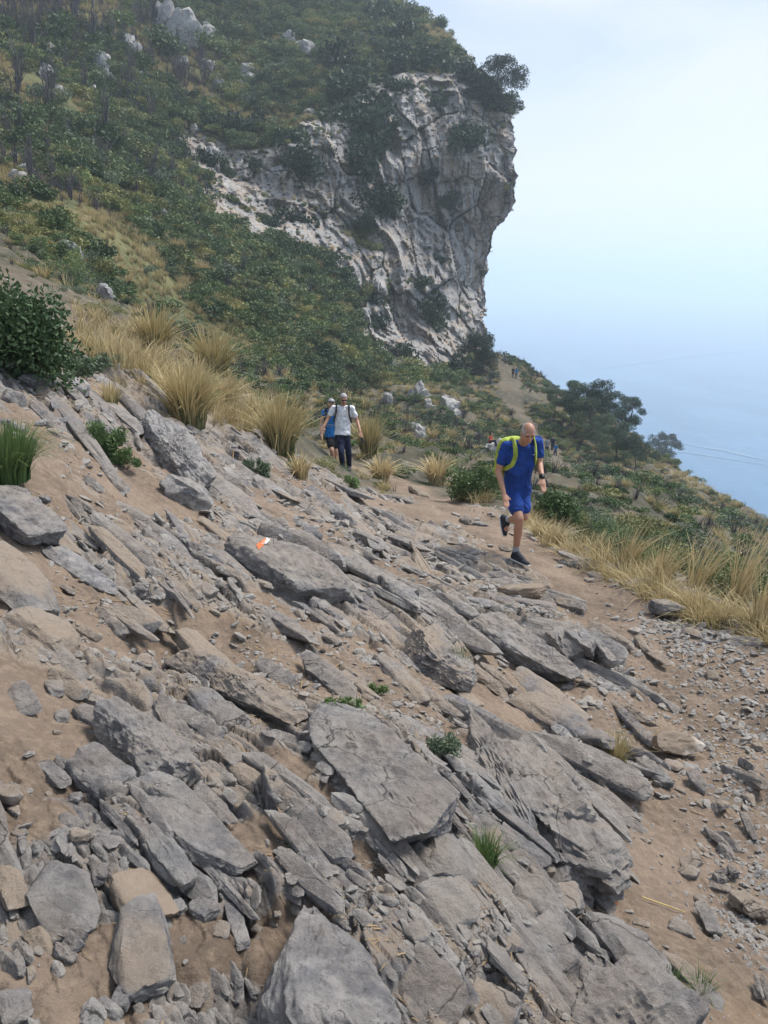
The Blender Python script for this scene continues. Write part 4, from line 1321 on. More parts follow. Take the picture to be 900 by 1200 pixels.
B_DARK = [bush_mesh(300+i, 900, .115, M_LEAF_DARK) for i in range(3)]
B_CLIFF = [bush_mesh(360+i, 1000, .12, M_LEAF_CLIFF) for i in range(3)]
B_OLIVE = [bush_mesh(310+i, 800, .11, M_LEAF_OLIVE, 1.1, .6) for i in range(3)]
B_GREY = [bush_mesh(320+i, 700, .10, M_LEAF_GREY, 1.1, .5) for i in range(2)]
T_STRAW = [tuft_mesh(330+i, 90, .85, .22, .55, .02, M_STRAW) for i in range(2)]
T_GREEN = [tuft_mesh(340+i, 90, .75, .24, .6, .022, M_TUSSOCK) for i in range(2)]
BARE = [twig_mesh(350+i, 1.0, .04) for i in range(3)]


def put(name, me, loc, sc, rz, label, cat, group=None):
    o = link(name, me); o.location = loc
    o.scale = (sc, sc, sc) if not isinstance(sc, (tuple, list)) else sc
    o.rotation_euler = (0, 0, rz)
    return tag(o, label, cat, group)


# bushes that can be told apart on and around the cliff: (x, y, width in pixels)
CLIFF_BUSH = [(357, 192, 30), (350, 163, 30), (347, 256, 26), (548, 163, 30), (499, 206, 18), (526, 232, 18), (440, 238, 34), (456, 235, 26), (436, 255, 18), (428, 195, 34), (440, 178, 24), (405, 85, 40), (412, 105, 40), (398, 110, 34), (420, 130, 38),
              (428, 150, 34), (432, 168, 28), (415, 70, 36), (455, 25, 34), (452, 45, 34), (462, 60, 30), (468, 80, 26), (462, 100, 20), (463, 145, 14), (502, 368, 32), (515, 352, 18), (515, 303, 14), (496, 330, 14), (525, 432, 28), (540, 442, 22), (264, 150, 26), (290, 148, 22), (312, 142, 20),
              (300, 195, 18), (316, 262, 18), (265, 200, 14), (388, 122, 18), (245, 188, 22), (205, 180, 22), (470, 415, 26), (455, 440, 24), (432, 345, 26), (440, 378, 20), (505, 470, 24), (512, 118, 18), (500, 75, 30), (520, 80, 34), (545, 90, 20), (562, 100, 22)]
ORD = ['first', 'second', 'third', 'fourth', 'fifth', 'sixth', 'seventh', 'eighth', 'ninth', 'tenth', 'eleventh', 'twelfth', 'thirteenth', 'fourteenth', 'fifteenth', 'sixteenth']


def ordered_labels(pts, zones, fmt):
    out = [''] * len(pts)
    for test, where in zones:
        m = [k for k, p in enumerate(pts) if not out[k] and test(p)]
        m.sort(key=lambda k: pts[k][0])
        for r_, k in enumerate(m): out[k] = fmt % (ORD[r_], where)
    return out


CB_LAB = ordered_labels(CLIFF_BUSH, [(lambda p: 385 <= p[0] < 445 and p[1] < 160, 'in the dark gully splitting the cliff'), (lambda p: p[1] < 122 and p[0] > 445, 'along the top edge of the cliff'), (lambda p: p[0] < 330, 'on the left end of the cliff'),
                         (lambda p: p[0] < 400, 'on the pale left buttress of the cliff'), (lambda p: p[1] < 260 and p[0] < 470, 'below the gully on the cliff'), (lambda p: p[1] < 320, 'on the open right cliff face'), (lambda p: True, 'along the foot of the cliff')], 'dark evergreen bush, %s from the left %s')
for i, (px, py, w_) in enumerate(CLIFF_BUSH):
    p = hpt(px, py, .4)
    s = w_/906*p.length/.80
    put('cliff_bush', B_CLIFF[i % 3], p-Vector((0, .15*s, .42*s)), (s, s, s*1.15), i*1.3, CB_LAB[i], 'bush', 'dark bushes on the cliff')

# bushes on the hillside left of the cliff that stand out singly
g = random.Random(77)
HB = [(282, 412, 26), (60, 45, 40), (30, 60, 44), (120, 130, 40), (20, 150, 44), (95, 160, 44), (160, 190, 36), (190, 60, 40), (140, 30, 40), (240, 60, 30), (330, 110, 22), (300, 70, 26), (210, 140, 34), (130, 230, 36), (215, 240, 34), (260, 300, 40), (240, 330, 36), (310, 330, 36),
      (350, 345, 30), (340, 395, 30), (385, 375, 32), (405, 410, 30), (300, 300, 30), (225, 290, 30), (180, 270, 34), (290, 365, 34), (320, 370, 30), (370, 410, 26), (430, 440, 24), (245, 370, 34), (80, 215, 36), (40, 230, 36), (110, 190, 30), (270, 270, 28), (360, 310, 26), (395, 345, 26), (410, 330, 22), (330, 425, 26)]
HB_LAB = ordered_labels(HB, [(lambda p: p[1] < 100, 'along the hilltop'), (lambda p: p[1] < 200, 'level with the cliff top'), (lambda p: p[1] < 305, 'on the middle of the hillside'), (lambda p: p[1] < 375, 'below the left foot of the cliff'), (lambda p: True, 'just above the straw tussocks')], 'low dark green bush, %s from the left %s')
for i, (px, py, w_) in enumerate(HB):
    p = hpt(px, py)
    s = w_/906*p.length/.95*g.uniform(.8, 1.1)
    put('hillside_bush', (B_DARK+B_DARK+B_OLIVE[:1])[i % 7], p-Vector((0, 0, .22*s)), (s, s, s*.9), i*2.1, HB_LAB[i], 'bush', 'dark bushes on the hillside')
BB = [(40, 70, 36), (65, 40, 34), (20, 110, 34), (110, 60, 30), (150, 110, 30), (85, 25, 30), (180, 35, 30), (60, 110, 30), (55, 140, 34), (125, 160, 34), (210, 100, 26), (265, 345, 26), (285, 330, 24), (120, 210, 26), (175, 150, 26), (240, 100, 22), (380, 375, 22), (360, 360, 22), (100, 120, 28), (10, 35, 30), (200, 215, 24), (160, 240, 22)]
BB_LAB = ordered_labels(BB, [(lambda p: p[1] < 75, 'in the highest burnt patch'), (lambda p: p[1] < 200, 'in the lower burnt patch'), (lambda p: True, 'on the middle hillside')], 'bare grey burnt bush, %s from the left %s')
for i, (px, py, w_) in enumerate(BB):
    p = hpt(px, py)
    s = w_/906*p.length*1.1
    put('burnt_bush', BARE[i % 3], p-Vector((0, 0, .1)), (s, s, s*1.3), i*2.1, BB_LAB[i], 'bush', 'burnt bare bushes')

def outcrop_mesh(seed, w_, h_):
    """a few broken blocks of limestone leaning on one another, one mesh"""
    q = np.random.default_rng(seed); parts = []
    for k in range(6):
        s = q.uniform(.3, .62)
        P, F = rock_shape(seed*7+k, 3, (w_*s*q.uniform(.8, 1.2), w_*s*.9, h_*s*q.uniform(1.0, 1.9)), 7, 22, 2.2, .1)
        a = q.uniform(-.5, .5); ca, sa = math.cos(a), math.sin(a)
        P = np.stack([P[:, 0]*ca+P[:, 2]*sa, P[:, 1], -P[:, 0]*sa+P[:, 2]*ca], -1)
        parts.append((P+np.array([q.uniform(-.36, .36)*w_, q.uniform(-.2, .3)*w_, q.uniform(-.36, .30)*h_]), F))
    me = mk_mesh('outcrop', *join(parts), True); me.set_sharp_from_angle(angle=R(35)); me.materials.append(M_LIME)
    return me


# rock outcrops showing through the scrub
for i, (px, py, w_, h_, lab) in enumerate([(203, 45, 38, 58, 'tall pale rock outcrop in the scrub near the top of the hill'), (62, 75, 22, 40, 'narrow pale rock outcrop among burnt bushes at the upper left'), (122, 92, 30, 34, 'pale rock outcrop right of the burnt bushes at the upper left'),
                                    (78, 196, 30, 22, 'low pale rock standing alone in green scrub at the left'), (180, 249, 18, 8, 'small flat white rock in the middle of the scrub slope'), (150, 60, 20, 20, 'small pale rock below the tall outcrop near the top of the hill'),
                                    (235, 38, 26, 22, 'pale rocks just right of the tall outcrop near the hilltop'), (355, 62, 34, 16, 'pale rock ledge in scrub between the hilltop and the dark gully'), (282, 88, 30, 16, 'pale rock ledge in grass above the left end of the cliff'),
                                    (328, 378, 12, 20, 'small upright grey rock in the scrub below the cliff'), (24, 212, 22, 24, 'pale rock at the left edge above the straw grass'), (75, 298, 24, 22, 'grey rock above the small dark shrub at the left'),
                                    (490, 470, 24, 36, 'white rock standing highest of the white rocks below the cliff'), (510, 482, 30, 28, 'middle one of the white rocks below the cliff'), (528, 490, 34, 30, 'rounded white rock lowest and farthest right below the cliff'),
                                    (475, 508, 36, 24, 'grey rock in the grass behind the straw tussocks'), (120, 345, 22, 20, 'grey rock behind the straw grass slope at the left')]):
    on_h = hpt(px, py)
    c = cast(px, py)
    p = on_h if on_h.length < c.length else c
    Wd, Hh = w_/906*p.length, h_/906*p.length
    me = outcrop_mesh(4000+i, Wd*1.15, Hh*1.05)
    o = link('outcrop', me); o.location = p; o.rotation_euler = (0, pyr.uniform(-.2, .2), pyr.uniform(-.8, .8)); tag(o, lab, 'outcrop')
o = px_rock('boulder', 562, 540, 598, 548, 42, hfac=1.1, sub=4, mat=M_ROCKP, beds=.3, rough=1.8, fn=None) if False else None
SO = [(112, 97, 14), (118, 72, 12), (66, 42, 16), (56, 92, 14), (215, 72, 13), (243, 82, 13), (258, 102, 12), (291, 96, 16), (275, 101, 12), (266, 86, 12), (340, 52, 15), (366, 66, 14), (70, 108, 12), (104, 112, 14), (201, 112, 12), (30, 205, 14), (16, 190, 12), (128, 205, 10), (205, 262, 9),
      (318, 206, 12), (386, 382, 12), (428, 372, 16), (440, 352, 14), (250, 182, 12), (228, 152, 12), (210, 175, 14), (190, 30, 14), (222, 30, 12), (160, 92, 10), (130, 120, 10), (40, 60, 12), (85, 60, 12), (350, 395, 9), (300, 318, 8), (365, 430, 10), (410, 455, 12), (455, 470, 14), (520, 470, 14), (500, 500, 12), (545, 500, 14)]
SO_LAB = ordered_labels(SO, [(lambda p: p[1] < 78, 'in the scrub near the hilltop'), (lambda p: p[1] < 125, 'in the scrub level with the cliff top'), (lambda p: p[1] < 265, 'in the scrub left of the cliff'), (lambda p: p[1] < 400, 'in the scrub below the cliff'), (lambda p: True, 'among the bushes above the walkers')], 'small pale rock, %s from the left %s')
SO_ME = [outcrop_mesh(4200+i, 1.0, .8) for i in range(5)]
for i, (px, py, w_) in enumerate(SO):
    a_, b_ = hpt(px, py), cast(px, py)
    p = a_ if a_.length < b_.length else b_
    s = w_/906*p.length*1.2
    o = link('outcrop', SO_ME[i % 5]); o.location = p+Vector((0, 0, .12*s)); o.scale = (s, s, s); o.rotation_euler = (0, 0, i*1.7)
    tag(o, SO_LAB[i], 'outcrop', 'small pale rocks in the scrub')
p = cast(582, 540)
me = outcrop_mesh(4100, 48/906*p.length, 40/906*p.length)
SEAT = link('outcrop', me); SEAT.location = p; tag(SEAT, 'pale rough outcrop behind the man in blue with a person in red sitting on it', 'outcrop')

# --- masses of scrub by geometry nodes
def scatter_stuff(name, pts, scl, rot, sources, mat=None, tilt=None):
    me = mk_mesh(name, pts, np.zeros((0, 3), np.int32)) if False else bpy.data.meshes.new(name)
    me.vertices.add(len(pts)); me.vertices.foreach_set('co', np.asarray(pts, np.float32).ravel())
    a = me.attributes.new('scl', 'FLOAT_VECTOR', 'POINT'); a.data.foreach_set('vector', np.asarray(scl, np.float32).ravel())
    a = me.attributes.new('rot', 'FLOAT_VECTOR', 'POINT'); a.data.foreach_set('vector', np.asarray(rot, np.float32).ravel())
    a = me.attributes.new('pick', 'INT', 'POINT'); a.data.foreach_set('value', rng.integers(0, len(sources), len(pts)).astype(np.int32))
    o = link(name, me); o['kind'] = 'stuff'
    ng = bpy.data.node_groups.new(name, 'GeometryNodeTree')
    ng.interface.new_socket('Geometry', in_out='INPUT', socket_type='NodeSocketGeometry')
    ng.interface.new_socket('Geometry', in_out='OUTPUT', socket_type='NodeSocketGeometry')
    n, l = ng.nodes, ng.links
    gi, go = n.new('NodeGroupInput'), n.new('NodeGroupOutput')
    iop = n.new('GeometryNodeInstanceOnPoints'); iop.inputs['Pick Instance'].default_value = True
    jn = n.new('GeometryNodeJoinGeometry')
    for s in reversed(sources):
        oi = n.new('GeometryNodeObjectInfo'); oi.inputs['Object'].default_value = s; oi.inputs['As Instance'].default_value = True
        oi.transform_space = 'ORIGINAL'
        l.new(oi.outputs['Geometry'], jn.inputs[0])
    l.new(gi.outputs[0], iop.inputs['Points']); l.new(jn.outputs[0], iop.inputs['Instance'])
    for nm, dt, sk in (('scl', 'FLOAT_VECTOR', 'Scale'), ('rot', 'FLOAT_VECTOR', 'Rotation'), ('pick', 'INT', 'Instance Index')):
        na = n.new('GeometryNodeInputNamedAttribute'); na.data_type = dt; na.inputs['Name'].default_value = nm
        l.new(na.outputs[0], iop.inputs[sk])
    l.new(iop.outputs[0], go.inputs[0])
    md = o.modifiers.new('scatter', 'NODES'); md.node_group = ng
    return o


def sample_faces(V, F, wgt, n, g):
    a, b, c, d = (V[F[:, i]] for i in range(4))
    ar = np.linalg.norm(np.cross(c-a, d-b), axis=1)/2*wgt
    k = g.choice(len(F), n, p=ar/ar.sum())
    u, v = g.random((n, 1)), g.random((n, 1))
    return (a[k]*(1-u)+b[k]*u)*(1-v)+(d[k]*(1-u)+c[k]*u)*v, k


def src_of(me, name):
    for o in COL.objects:
        if o.data is me: return o
    raise KeyError(name)


# sources: real plants standing in the scene
gs = np.random.default_rng(17)
SRC = {}
def source(me, name, px, py, s, label, cat, group, on='h'):
    p = hpt(px, py) if on == 'h' else cast(px, py)
    SRC[me.name] = put(name, me, p-Vector((0, 0, .08*s)), s, px*.1, label, cat, group)
    return SRC[me.name]

S_DARK = [src_of(m, 'd') for m in B_DARK]
S_OLIVE = [source(m, 'olive_bush', x, y, 1.5, {395: 'middle', 440: 'rightmost', 360: 'leftmost'}[x]+' of three olive green bushes on the lower hillside above the walkers', 'bush', 'olive bushes below the cliff') for m, (x, y) in zip(B_OLIVE, [(395, 455), (440, 470), (360, 440)])]
S_GREY = [source(m, 'grey_bush', x, y, 1.3, {215: 'right', 170: 'left'}[x]+' one of two grey green low bushes above the straw tussocks', 'bush', 'grey green bushes on the hillside') for m, (x, y) in zip(B_GREY, [(215, 345), (170, 320)])]
S_STRAW = [source(m, 'grass_clump', x, y, 1.5, {540: 'right', 520: 'left'}[x]+' one of two straw coloured grass clumps below the cliff foot', 'grass clump', 'straw clumps below the cliff') for m, (x, y) in zip(T_STRAW, [(540, 470), (520, 455)])]
S_GREEN = [source(m, 'grass_clump', x, y, 1.4, {60: 'right', 30: 'left'}[x]+' one of two green grass clumps on the hillside at the left edge', 'grass clump', 'green clumps on the hillside') for m, (x, y) in zip(T_GREEN, [(60, 250), (30, 270)])]
S_BARE = [src_of(m, 'b') for m in BARE]


def rotscl(P, g, lo, hi, zf=(.7, 1.1), tiltn=.12):
    n = len(P)
    s = lo+(hi-lo)*g.random(n)**2.0
    scl = np.stack([s, s, s*g.uniform(*zf, n)], -1)
    rot = np.stack([g.normal(0, tiltn, n), g.normal(0, tiltn, n), g.uniform(0, 6.28, n)], -1)
    return scl, rot


def masked(P, key, thr, sc, seed, g):
    f = fbm(P[:, 0]*sc, P[:, 1]*sc, P[:, 2]*sc, 4, seed)
    return f+g.normal(0, .18, len(P)) > thr


hr = HROCK[HF].mean(1)
HW = (1-np.clip(hr*1.5, 0, 1))
fc = HV[HF].mean(1)
HW = HW*(fc[:, 1] < 190)*(fc[:, 2] > -25)
for nm, n, src, lo, hi, seed, thr, zf in (('hillside_scrub', 30000, S_DARK+S_OLIVE+S_GREY[:1], .7, 2.5, 5, -.18, (.55, 1.0)), ('hillside_grass', 24000, S_GREEN+S_STRAW+S_GREEN, .8, 1.5, 6, -.5, (.6, 1.0)), ('hillside_burnt_twigs', 8000, S_BARE, .9, 2.3, 8, -.1, (.9, 1.5))):
    P, k = sample_faces(HV, HF, HW, n, gs)
    m = masked(P, nm, thr, .05, seed, gs)
    if 'burnt' in nm: m &= (P[:, 0] < -14-.1*P[:, 1]+6*fbm(P[:, 0]*.1, P[:, 1]*.1, 0*P[:, 0], 2, 9)) & (P[:, 1] > 55)
    P = P[m]
    scl, rot = rotscl(P, gs, lo*.75, hi*1.1, (zf[0], zf[1]*1.2))
    dep = np.clip(P[:, 1:2]/80, .45, 1.1); scl = scl*dep
    P = P-np.array([0, 0, .12])
    scatter_stuff(nm, P, scl, rot, src)
# a few small plants in the cracks of the cliff
P, k = sample_faces(HV, HF, np.where(hr > .5, 1., 0)*(fc[:, 1] < 150), 1300, gs)
P = P[masked(P, 'c', .15, .12, 44, gs) | ((P[:, 0] < -2) & (gs.random(len(P)) < .55))]
scl, rot = rotscl(P, gs, .4, 1.1)
scatter_stuff('cliff_plants', P-np.array([0, .1, .15]), scl, rot, S_DARK+S_OLIVE+S_STRAW)

# seaward and lower slope
B_NEAR = [bush_mesh(370, 2200, .06, M_LEAF_OLIVE, 1.1, .7), bush_mesh(371, 2200, .055, M_LEAF_SHRUB, 1.0, .8), bush_mesh(372, 1800, .05, M_LEAF_GREY, 1.1, .55), twig_mesh(373, .9)]
S_NEAR = [put('bush', m, cast(x, y)-Vector((0, 0, .05)), s_, 0, l_, 'bush') for m, x, y, s_, l_ in zip(B_NEAR, (735, 800, 690, 860), (632, 655, 622, 668), (.8, .8, .7, .8), ('olive bush on the slope just below the straw edge of the path', 'green bush below the tall straw clumps on the path edge', 'grey green bush right of the bright green bush below the path', 'bare twiggy bush behind the tallest straw clump at the right'))]
gf = GV[GF].mean(1)
gr = np.hypot(gf[:, 0], gf[:, 1]); gth = np.arctan2(gf[:, 0], gf[:, 1])
gveg = GVEG[GF].mean(1)
fdist = dist_poly(gf[:, 0], gf[:, 1], FPATH)
GW = gveg*(gr > 8)*(GPATH[GF].mean(1) < .3)*(gr < 150)*(np.abs(gth) < .62)*(fdist > 1.6)
for nm, n, src, lo, hi, seed, thr, zf in (('slope_scrub', 34000, S_OLIVE[:1]+S_GREY+S_DARK+S_BARE, .6, 1.6, 15, -.35, (.5, .9)), ('slope_grass', 14000, S_STRAW+S_GREEN+S_GREEN, .7, 1.35, 16, -.5, (.55, .95))):
    P, k = sample_faces(GV, GF, GW, n, gs)
    P = P[masked(P, nm, thr, .09, seed, gs)]
    scl, rot = rotscl(P, gs, lo, hi, zf)
    rd = np.hypot(P[:, 0], P[:, 1])[:, None]
    scl = scl*np.clip(rd/50, .38, 1.0)
    nr = rd[:, 0] < 19
    if nm == 'slope_scrub':
        scatter_stuff('near_slope_scrub', P[nr]-np.array([0, 0, .05]), scl[nr]*.85, rot[nr], S_NEAR)
        scatter_stuff(nm, P[~nr]-np.array([0, 0, .06]), scl[~nr], rot[~nr], src)
    else: scatter_stuff(nm, P-np.array([0, 0, .06]), scl, rot, src)

# --- trees on the ridge to the right, and at the cliff
PINE = [make_tree('ridge_tree', 500+i, 9.0, 6.6, 6.3, 16000, .20, M_LEAF_PINE, .16, 24, ((1.2, .3), (-.6, .4), (.9, -.3))[i]) for i in range(3)]
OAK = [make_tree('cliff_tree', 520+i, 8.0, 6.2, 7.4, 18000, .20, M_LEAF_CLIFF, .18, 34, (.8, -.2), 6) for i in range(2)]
RT = [(668, 500, 60, 0, 'tree with two leaning bare trunks at the left end of the ridge grove'), (690, 512, 72, 1, 'tallest tree of the grove on the ridge'), (712, 506, 56, 2, 'dark tree behind the tallest one in the ridge grove'),
      (733, 512, 52, 0, 'tree with ragged top on the seaward side of the ridge grove'), (722, 545, 56, 1, 'tree standing lower down the slope in front of the ridge grove'), (745, 552, 44, 2, 'small tree farthest down the slope in front of the ridge grove'), (650, 485, 36, 2, 'low tree merging with bushes left of the ridge grove'), (705, 530, 50, 1, 'bushy tree low in the middle of the ridge grove')]
for i, (px, py, hp, k, lab) in enumerate(RT):
    p = cast(px, py)
    sc = hp*.88/906*p.length/9.0
    plant_tree(PINE[k], p, i*1.9, sc, 'ridge_tree', lab)
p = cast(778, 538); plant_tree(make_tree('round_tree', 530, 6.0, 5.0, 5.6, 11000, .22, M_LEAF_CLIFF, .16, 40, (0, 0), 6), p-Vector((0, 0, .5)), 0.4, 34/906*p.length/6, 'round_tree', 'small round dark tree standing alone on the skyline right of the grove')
p = cast(790, 560); put('skyline_bush', B_DARK[1], cast(838, 582), 2.2, 1, 'dark bush on the skyline above the steep seaward slope', 'bush')
p = hpt(596, 128, 1.5); plant_tree(OAK[1], p-Vector((1.6, 0, 1.2)), 2.2, 60/906*p.length/8, 'cliff_top_tree', 'dark tree overhanging the very top edge of the cliff against the sky')
p = hpt(560, 440, 4); plant_tree(OAK[0], p-Vector((0, 0, 1.5)), 3.4, 62/906*p.length/8, 'cliff_foot_tree', 'dense dark tree at the foot of the cliff where the path passes')


# --- plants close by, each built for its place
def near_bush(name, px, py, wpx, hpx, n, leaf, mat, lumps, label, cat='shrub', seed=1, group=None, stems=8):
    p = gcast(px, py); g = np.random.default_rng(seed)
    w_, h_ = wpx/906*p.length, hpx/906*p.length
    c = np.stack([g.uniform(-.5, .5, lumps)*w_*.72, g.uniform(-.5, .5, lumps)*w_*.5, h_*g.uniform(.12, .78, lumps)], -1)
    c[:, 2] *= 1-.55*(np.abs(c[:, 0])/(w_*.5))**2
    r_ = np.minimum(w_, h_)*g.uniform(.14, .30, lumps)
    V, F, T = leaf_cloud(g, c, r_*(1.35 if cat == 'weed' else 1.15), n, leaf*(1.0 if cat != 'weed' else 1.3), .25, .4, .5 if cat != 'weed' else .28)
    e = empty(name, p); tag(e, label, cat, group)
    cm = mk_mesh('foliage', V, F, False, {'tint': T}); link('foliage', cm, mat, e)
    sv, sf = branchy(g, h_*.75, stems, .012*max(.4, h_), .5*w_/h_, 3)
    link('stem', mk_mesh('stem', sv, sf), M_BARK, e)
    return e


near_bush('shrub', 26, 437, 104, 104, 13000, .05, M_LEAF_SHRUB, 34, 'big dark evergreen shrub at the left edge above pale rocks', seed=2, stems=12)
near_bush('shrub', 88, 338, 40, 40, 2600, .07, M_LEAF_SHRUB, 9, 'small dark round shrub on the straw slope behind the big shrub', seed=3)
near_bush('weed', 70, 440, 110, 26, 2500, .05, M_LEAF_GREY, 18, 'grey green weeds along the foot of the big dark shrub', 'weed', seed=4)
near_bush('shrub', 652, 615, 46, 42, 3200, .06, M_LEAF_GREEN, 12, 'bright green bush beside the path just right of the man in blue', seed=5)
near_bush('shrub', 556, 585, 66, 48, 3600, .06, M_LEAF_GREEN, 14, 'green bush beside the path left of the man in blue', seed=6)
near_bush('weed', 600, 575, 40, 30, 1300, .06, M_LEAF_GREY, 8, 'grey green low bush right behind the man in blue', 'weed', seed=16)
near_bush('weed', 300, 560, 40, 22, 1200, .05, M_LEAF_GREY, 8, 'grey green weed below the big tussock left of the man in white', 'weed', seed=7)
near_bush('weed', 345, 550, 34, 16, 900, .05, M_LEAF_GREY, 8, 'grey green weed under the right side of the tussock beside the man in white', 'weed', seed=8)
near_bush('weed', 410, 572, 22, 16, 500, .05, M_LEAF_GREEN, 6, 'small green weed at the feet of the man in white', 'weed', seed=9)
near_bush('weed', 122, 528, 46, 38, 2000, .035, M_LEAF_GREEN, 12, 'green feathery weed growing beside the grey rock on the bare dirt', 'weed', seed=10)
near_bush('weed', 148, 548, 40, 24, 1300, .035, M_LEAF_GREEN, 9, 'lower green weed trailing below the feathery weed', 'weed', seed=11)
near_bush('weed', 402, 842, 62, 22, 1500, .016, M_LEAF_GREEN, 14, 'low green weeds along the upper edge of the long smooth boulder', 'weed', seed=12)
near_bush('weed', 520, 890, 32, 34, 900, .016, M_LEAF_GREY, 9, 'dull green weed in the gap left of the cracked outcrop', 'weed', seed=13)
near_bush('weed', 340, 992, 22, 16, 500, .012, M_LEAF_GREY, 6, 'small grey weed just above the tip of the pointed boulder', 'weed', seed=14)
near_bush('weed', 444, 815, 26, 14, 500, .016, M_LEAF_GREEN, 6, 'tiny green weed among stones right of the low weeds', 'weed', seed=15)


def feathery(name, px, py, wpx, hpx, n, label, mat, seed, w=.004, spread=.8, cat='weed', lean=(0, 0), curl=.7, rb=.25, hvar=.5):
    p = gcast(px, py); h_ = hpx/906*p.length; w_ = wpx/906*p.length
    me = tuft_mesh(seed, n, h_, w_*rb, spread*w_/h_*.5, w*p.length/5, mat, lean, curl, 4, hvar)
    o = link(name, me); o.location = p-Vector((0, 0, .03*h_)); tag(o, label, cat)
    return o


feathery('weed', 8, 562, 90, 68, 1100, 'bright green feathery weed at the left edge above the thick grey block', M_GRASSG, 20, .005, 1.0)
feathery('grass_tuft', 537, 805, 30, 52, 240, 'tuft of green grass hanging against the dusty squared block', M_GRASSG, 21, .004, .7, 'grass tuft')
feathery('grass_tuft', 722, 895, 38, 38, 260, 'green and yellow grass tuft on the orange dirt below the long slab', M_TUSSOCK, 22, .0035, .9, 'grass tuft')
feathery('grass_tuft', 568, 1015, 52, 44, 320, 'dark green grass tuft between the smooth boulder and the cracked outcrop', M_GRASSG, 23, .0035, .9, 'grass tuft')
feathery('grass_tuft', 782, 1172, 34, 34, 200, 'bright green grass tuft beside the dark angular block at the bottom right', M_GRASSG, 24, .004, .8, 'grass tuft')
feathery('grass_tuft', 822, 1165, 40, 26, 90, 'thin green grass sprouting right of the brighter tuft at the bottom right', M_GRASSG, 25, .0035, 1.0, 'grass tuft')


def tussock(px, py, wpx, hpx, n, label, mat=None, seed=1, lean=(0.05, 0), spread=.95, w=.006):
    return feathery('tussock_grass', px, py, wpx*.85, hpx*.92, int(n*.42), label, mat or M_TUSSOCK, seed, w, spread, 'tussock', lean, .75, .16, .5)


tussock(222, 500, 130, 92, 1300, 'largest green and straw tussock standing centrally on the left slope', seed=30)
tussock(250, 440, 110, 66, 800, 'straw tussock directly behind the largest one', seed=31)
tussock(182, 415, 90, 66, 800, 'dark based tussock with straw plumes on the rise above the largest one', seed=32)
tussock(330, 535, 110, 92, 1200, 'tall tussock left of the man in white with blades crossing in front of him', seed=33, lean=(.12, 0))
tussock(432, 535, 66, 62, 600, 'green based tussock right beside the man in white', seed=34, lean=(.05, 0))
tussock(446, 562, 70, 34, 520, 'low pale straw clump on the path edge in front of the green based tussock', M_STRAW, 35)
tussock(512, 568, 70, 46, 700, 'rounded pale straw clump above the dark stone on the path edge', M_STRAW, 36)
tussock(268, 480, 60, 50, 420, 'reddish dry clump right of the largest tussock', M_STRAW, 37)
tussock(130, 480, 50, 40, 260, 'small yellow green tussock beside the grey wedge stone on the left slope', seed=38)
tussock(352, 560, 60, 40, 260, 'sparse straw clump at the foot of the tall tussock', M_STRAW, 39)
tussock(632, 632, 50, 30, 300, 'low straw grass just right of the legs of the man in blue', M_STRAW, 40)
for i, (px, py, w_, h_, lab) in enumerate([(648, 640, 60, 40, 'straw clump below the bright green bush beside the path'), (735, 668, 70, 74, 'orange straw clump with tall plumes leaning right along the path edge'), (775, 690, 60, 70, 'straw clump directly behind the brownish stone on the path edge'),
                                       (815, 700, 80, 95, 'tall straw clump right of the brownish stone'), (862, 715, 80, 120, 'tallest straw clump near the right edge with long arching stems'), (892, 735, 70, 90, 'straw clump cut by the right edge of the picture'), (700, 655, 60, 44, 'short pale straw clump between the bush and the orange clump')]):
    tussock(px, py, w_*1.1, h_, 170, lab, M_STRAW, 50+i, lean=(.35, 0), spread=.8, w=.0045)


# dry grass band on the outer edge of the path and on the left slope
BAND_T = [put('grass_clump', tuft_mesh(60+i, 55, .34, .11, .8, .0042, M_STRAW, (.12, 0), hvar=.8), gcast(x, y), 1, 0, lab, 'grass clump') for i, (x, y, lab) in enumerate([(680, 648, 'short straw clump on the outer path edge beside the pale stones'), (840, 722, 'short straw clump on the outer path edge above the gravel')])]
BAND_G = [put('grass_clump', tuft_mesh(70, 55, .32, .11, .8, .0042, M_TUSSOCK, (.1, 0), hvar=.8), gcast(765, 672), 1, 0, 'short green clump among the straw on the outer path edge', 'grass clump')]


def band(n, poly, wpx, seed):
    g_ = np.random.default_rng(seed); out = []
    for _ in range(n):
        k = g_.integers(0, len(poly)-1); f = g_.random()
        x = poly[k][0]*(1-f)+poly[k+1][0]*f+g_.normal(0, wpx*.4); y = poly[k][1]*(1-f)+poly[k+1][1]*f-abs(g_.normal(0, wpx))
        c = cast(x, y)
        if c.length < 20: out.append((c.x, c.y))
    out = np.array(out); z = gheight(out[:, 0], out[:, 1])
    return np.concatenate([out, z[:, None]-.02], 1)


P = band(330, [(615, 612), (650, 640), (700, 668), (745, 690), (790, 712), (840, 728), (930, 760)], 10, 81)
scl, rot = rotscl(P, gs, .5, 1.25)
scatter_stuff('dry_grass', P, scl, rot, BAND_T+BAND_G+BAND_G)
P = band(260, [(90, 420), (150, 440), (200, 470), (270, 500), (330, 520)], 34, 82)
P2 = band(120, [(420, 560), (470, 562), (520, 572), (560, 592)], 9, 84)
P = np.concatenate([P, P2])
scl, rot = rotscl(P, gs, .8, 1.9)
scatter_stuff('slope_dry_grass', P, scl, rot, BAND_T+BAND_T+BAND_G)
P = band(150, [(620, 600), (700, 640), (760, 670), (830, 690), (930, 720)], 26, 83)
scl, rot = rotscl(P, gs, .35, .8)
scatter_stuff('path_edge_scrub', P, scl*.8, rot, S_NEAR)

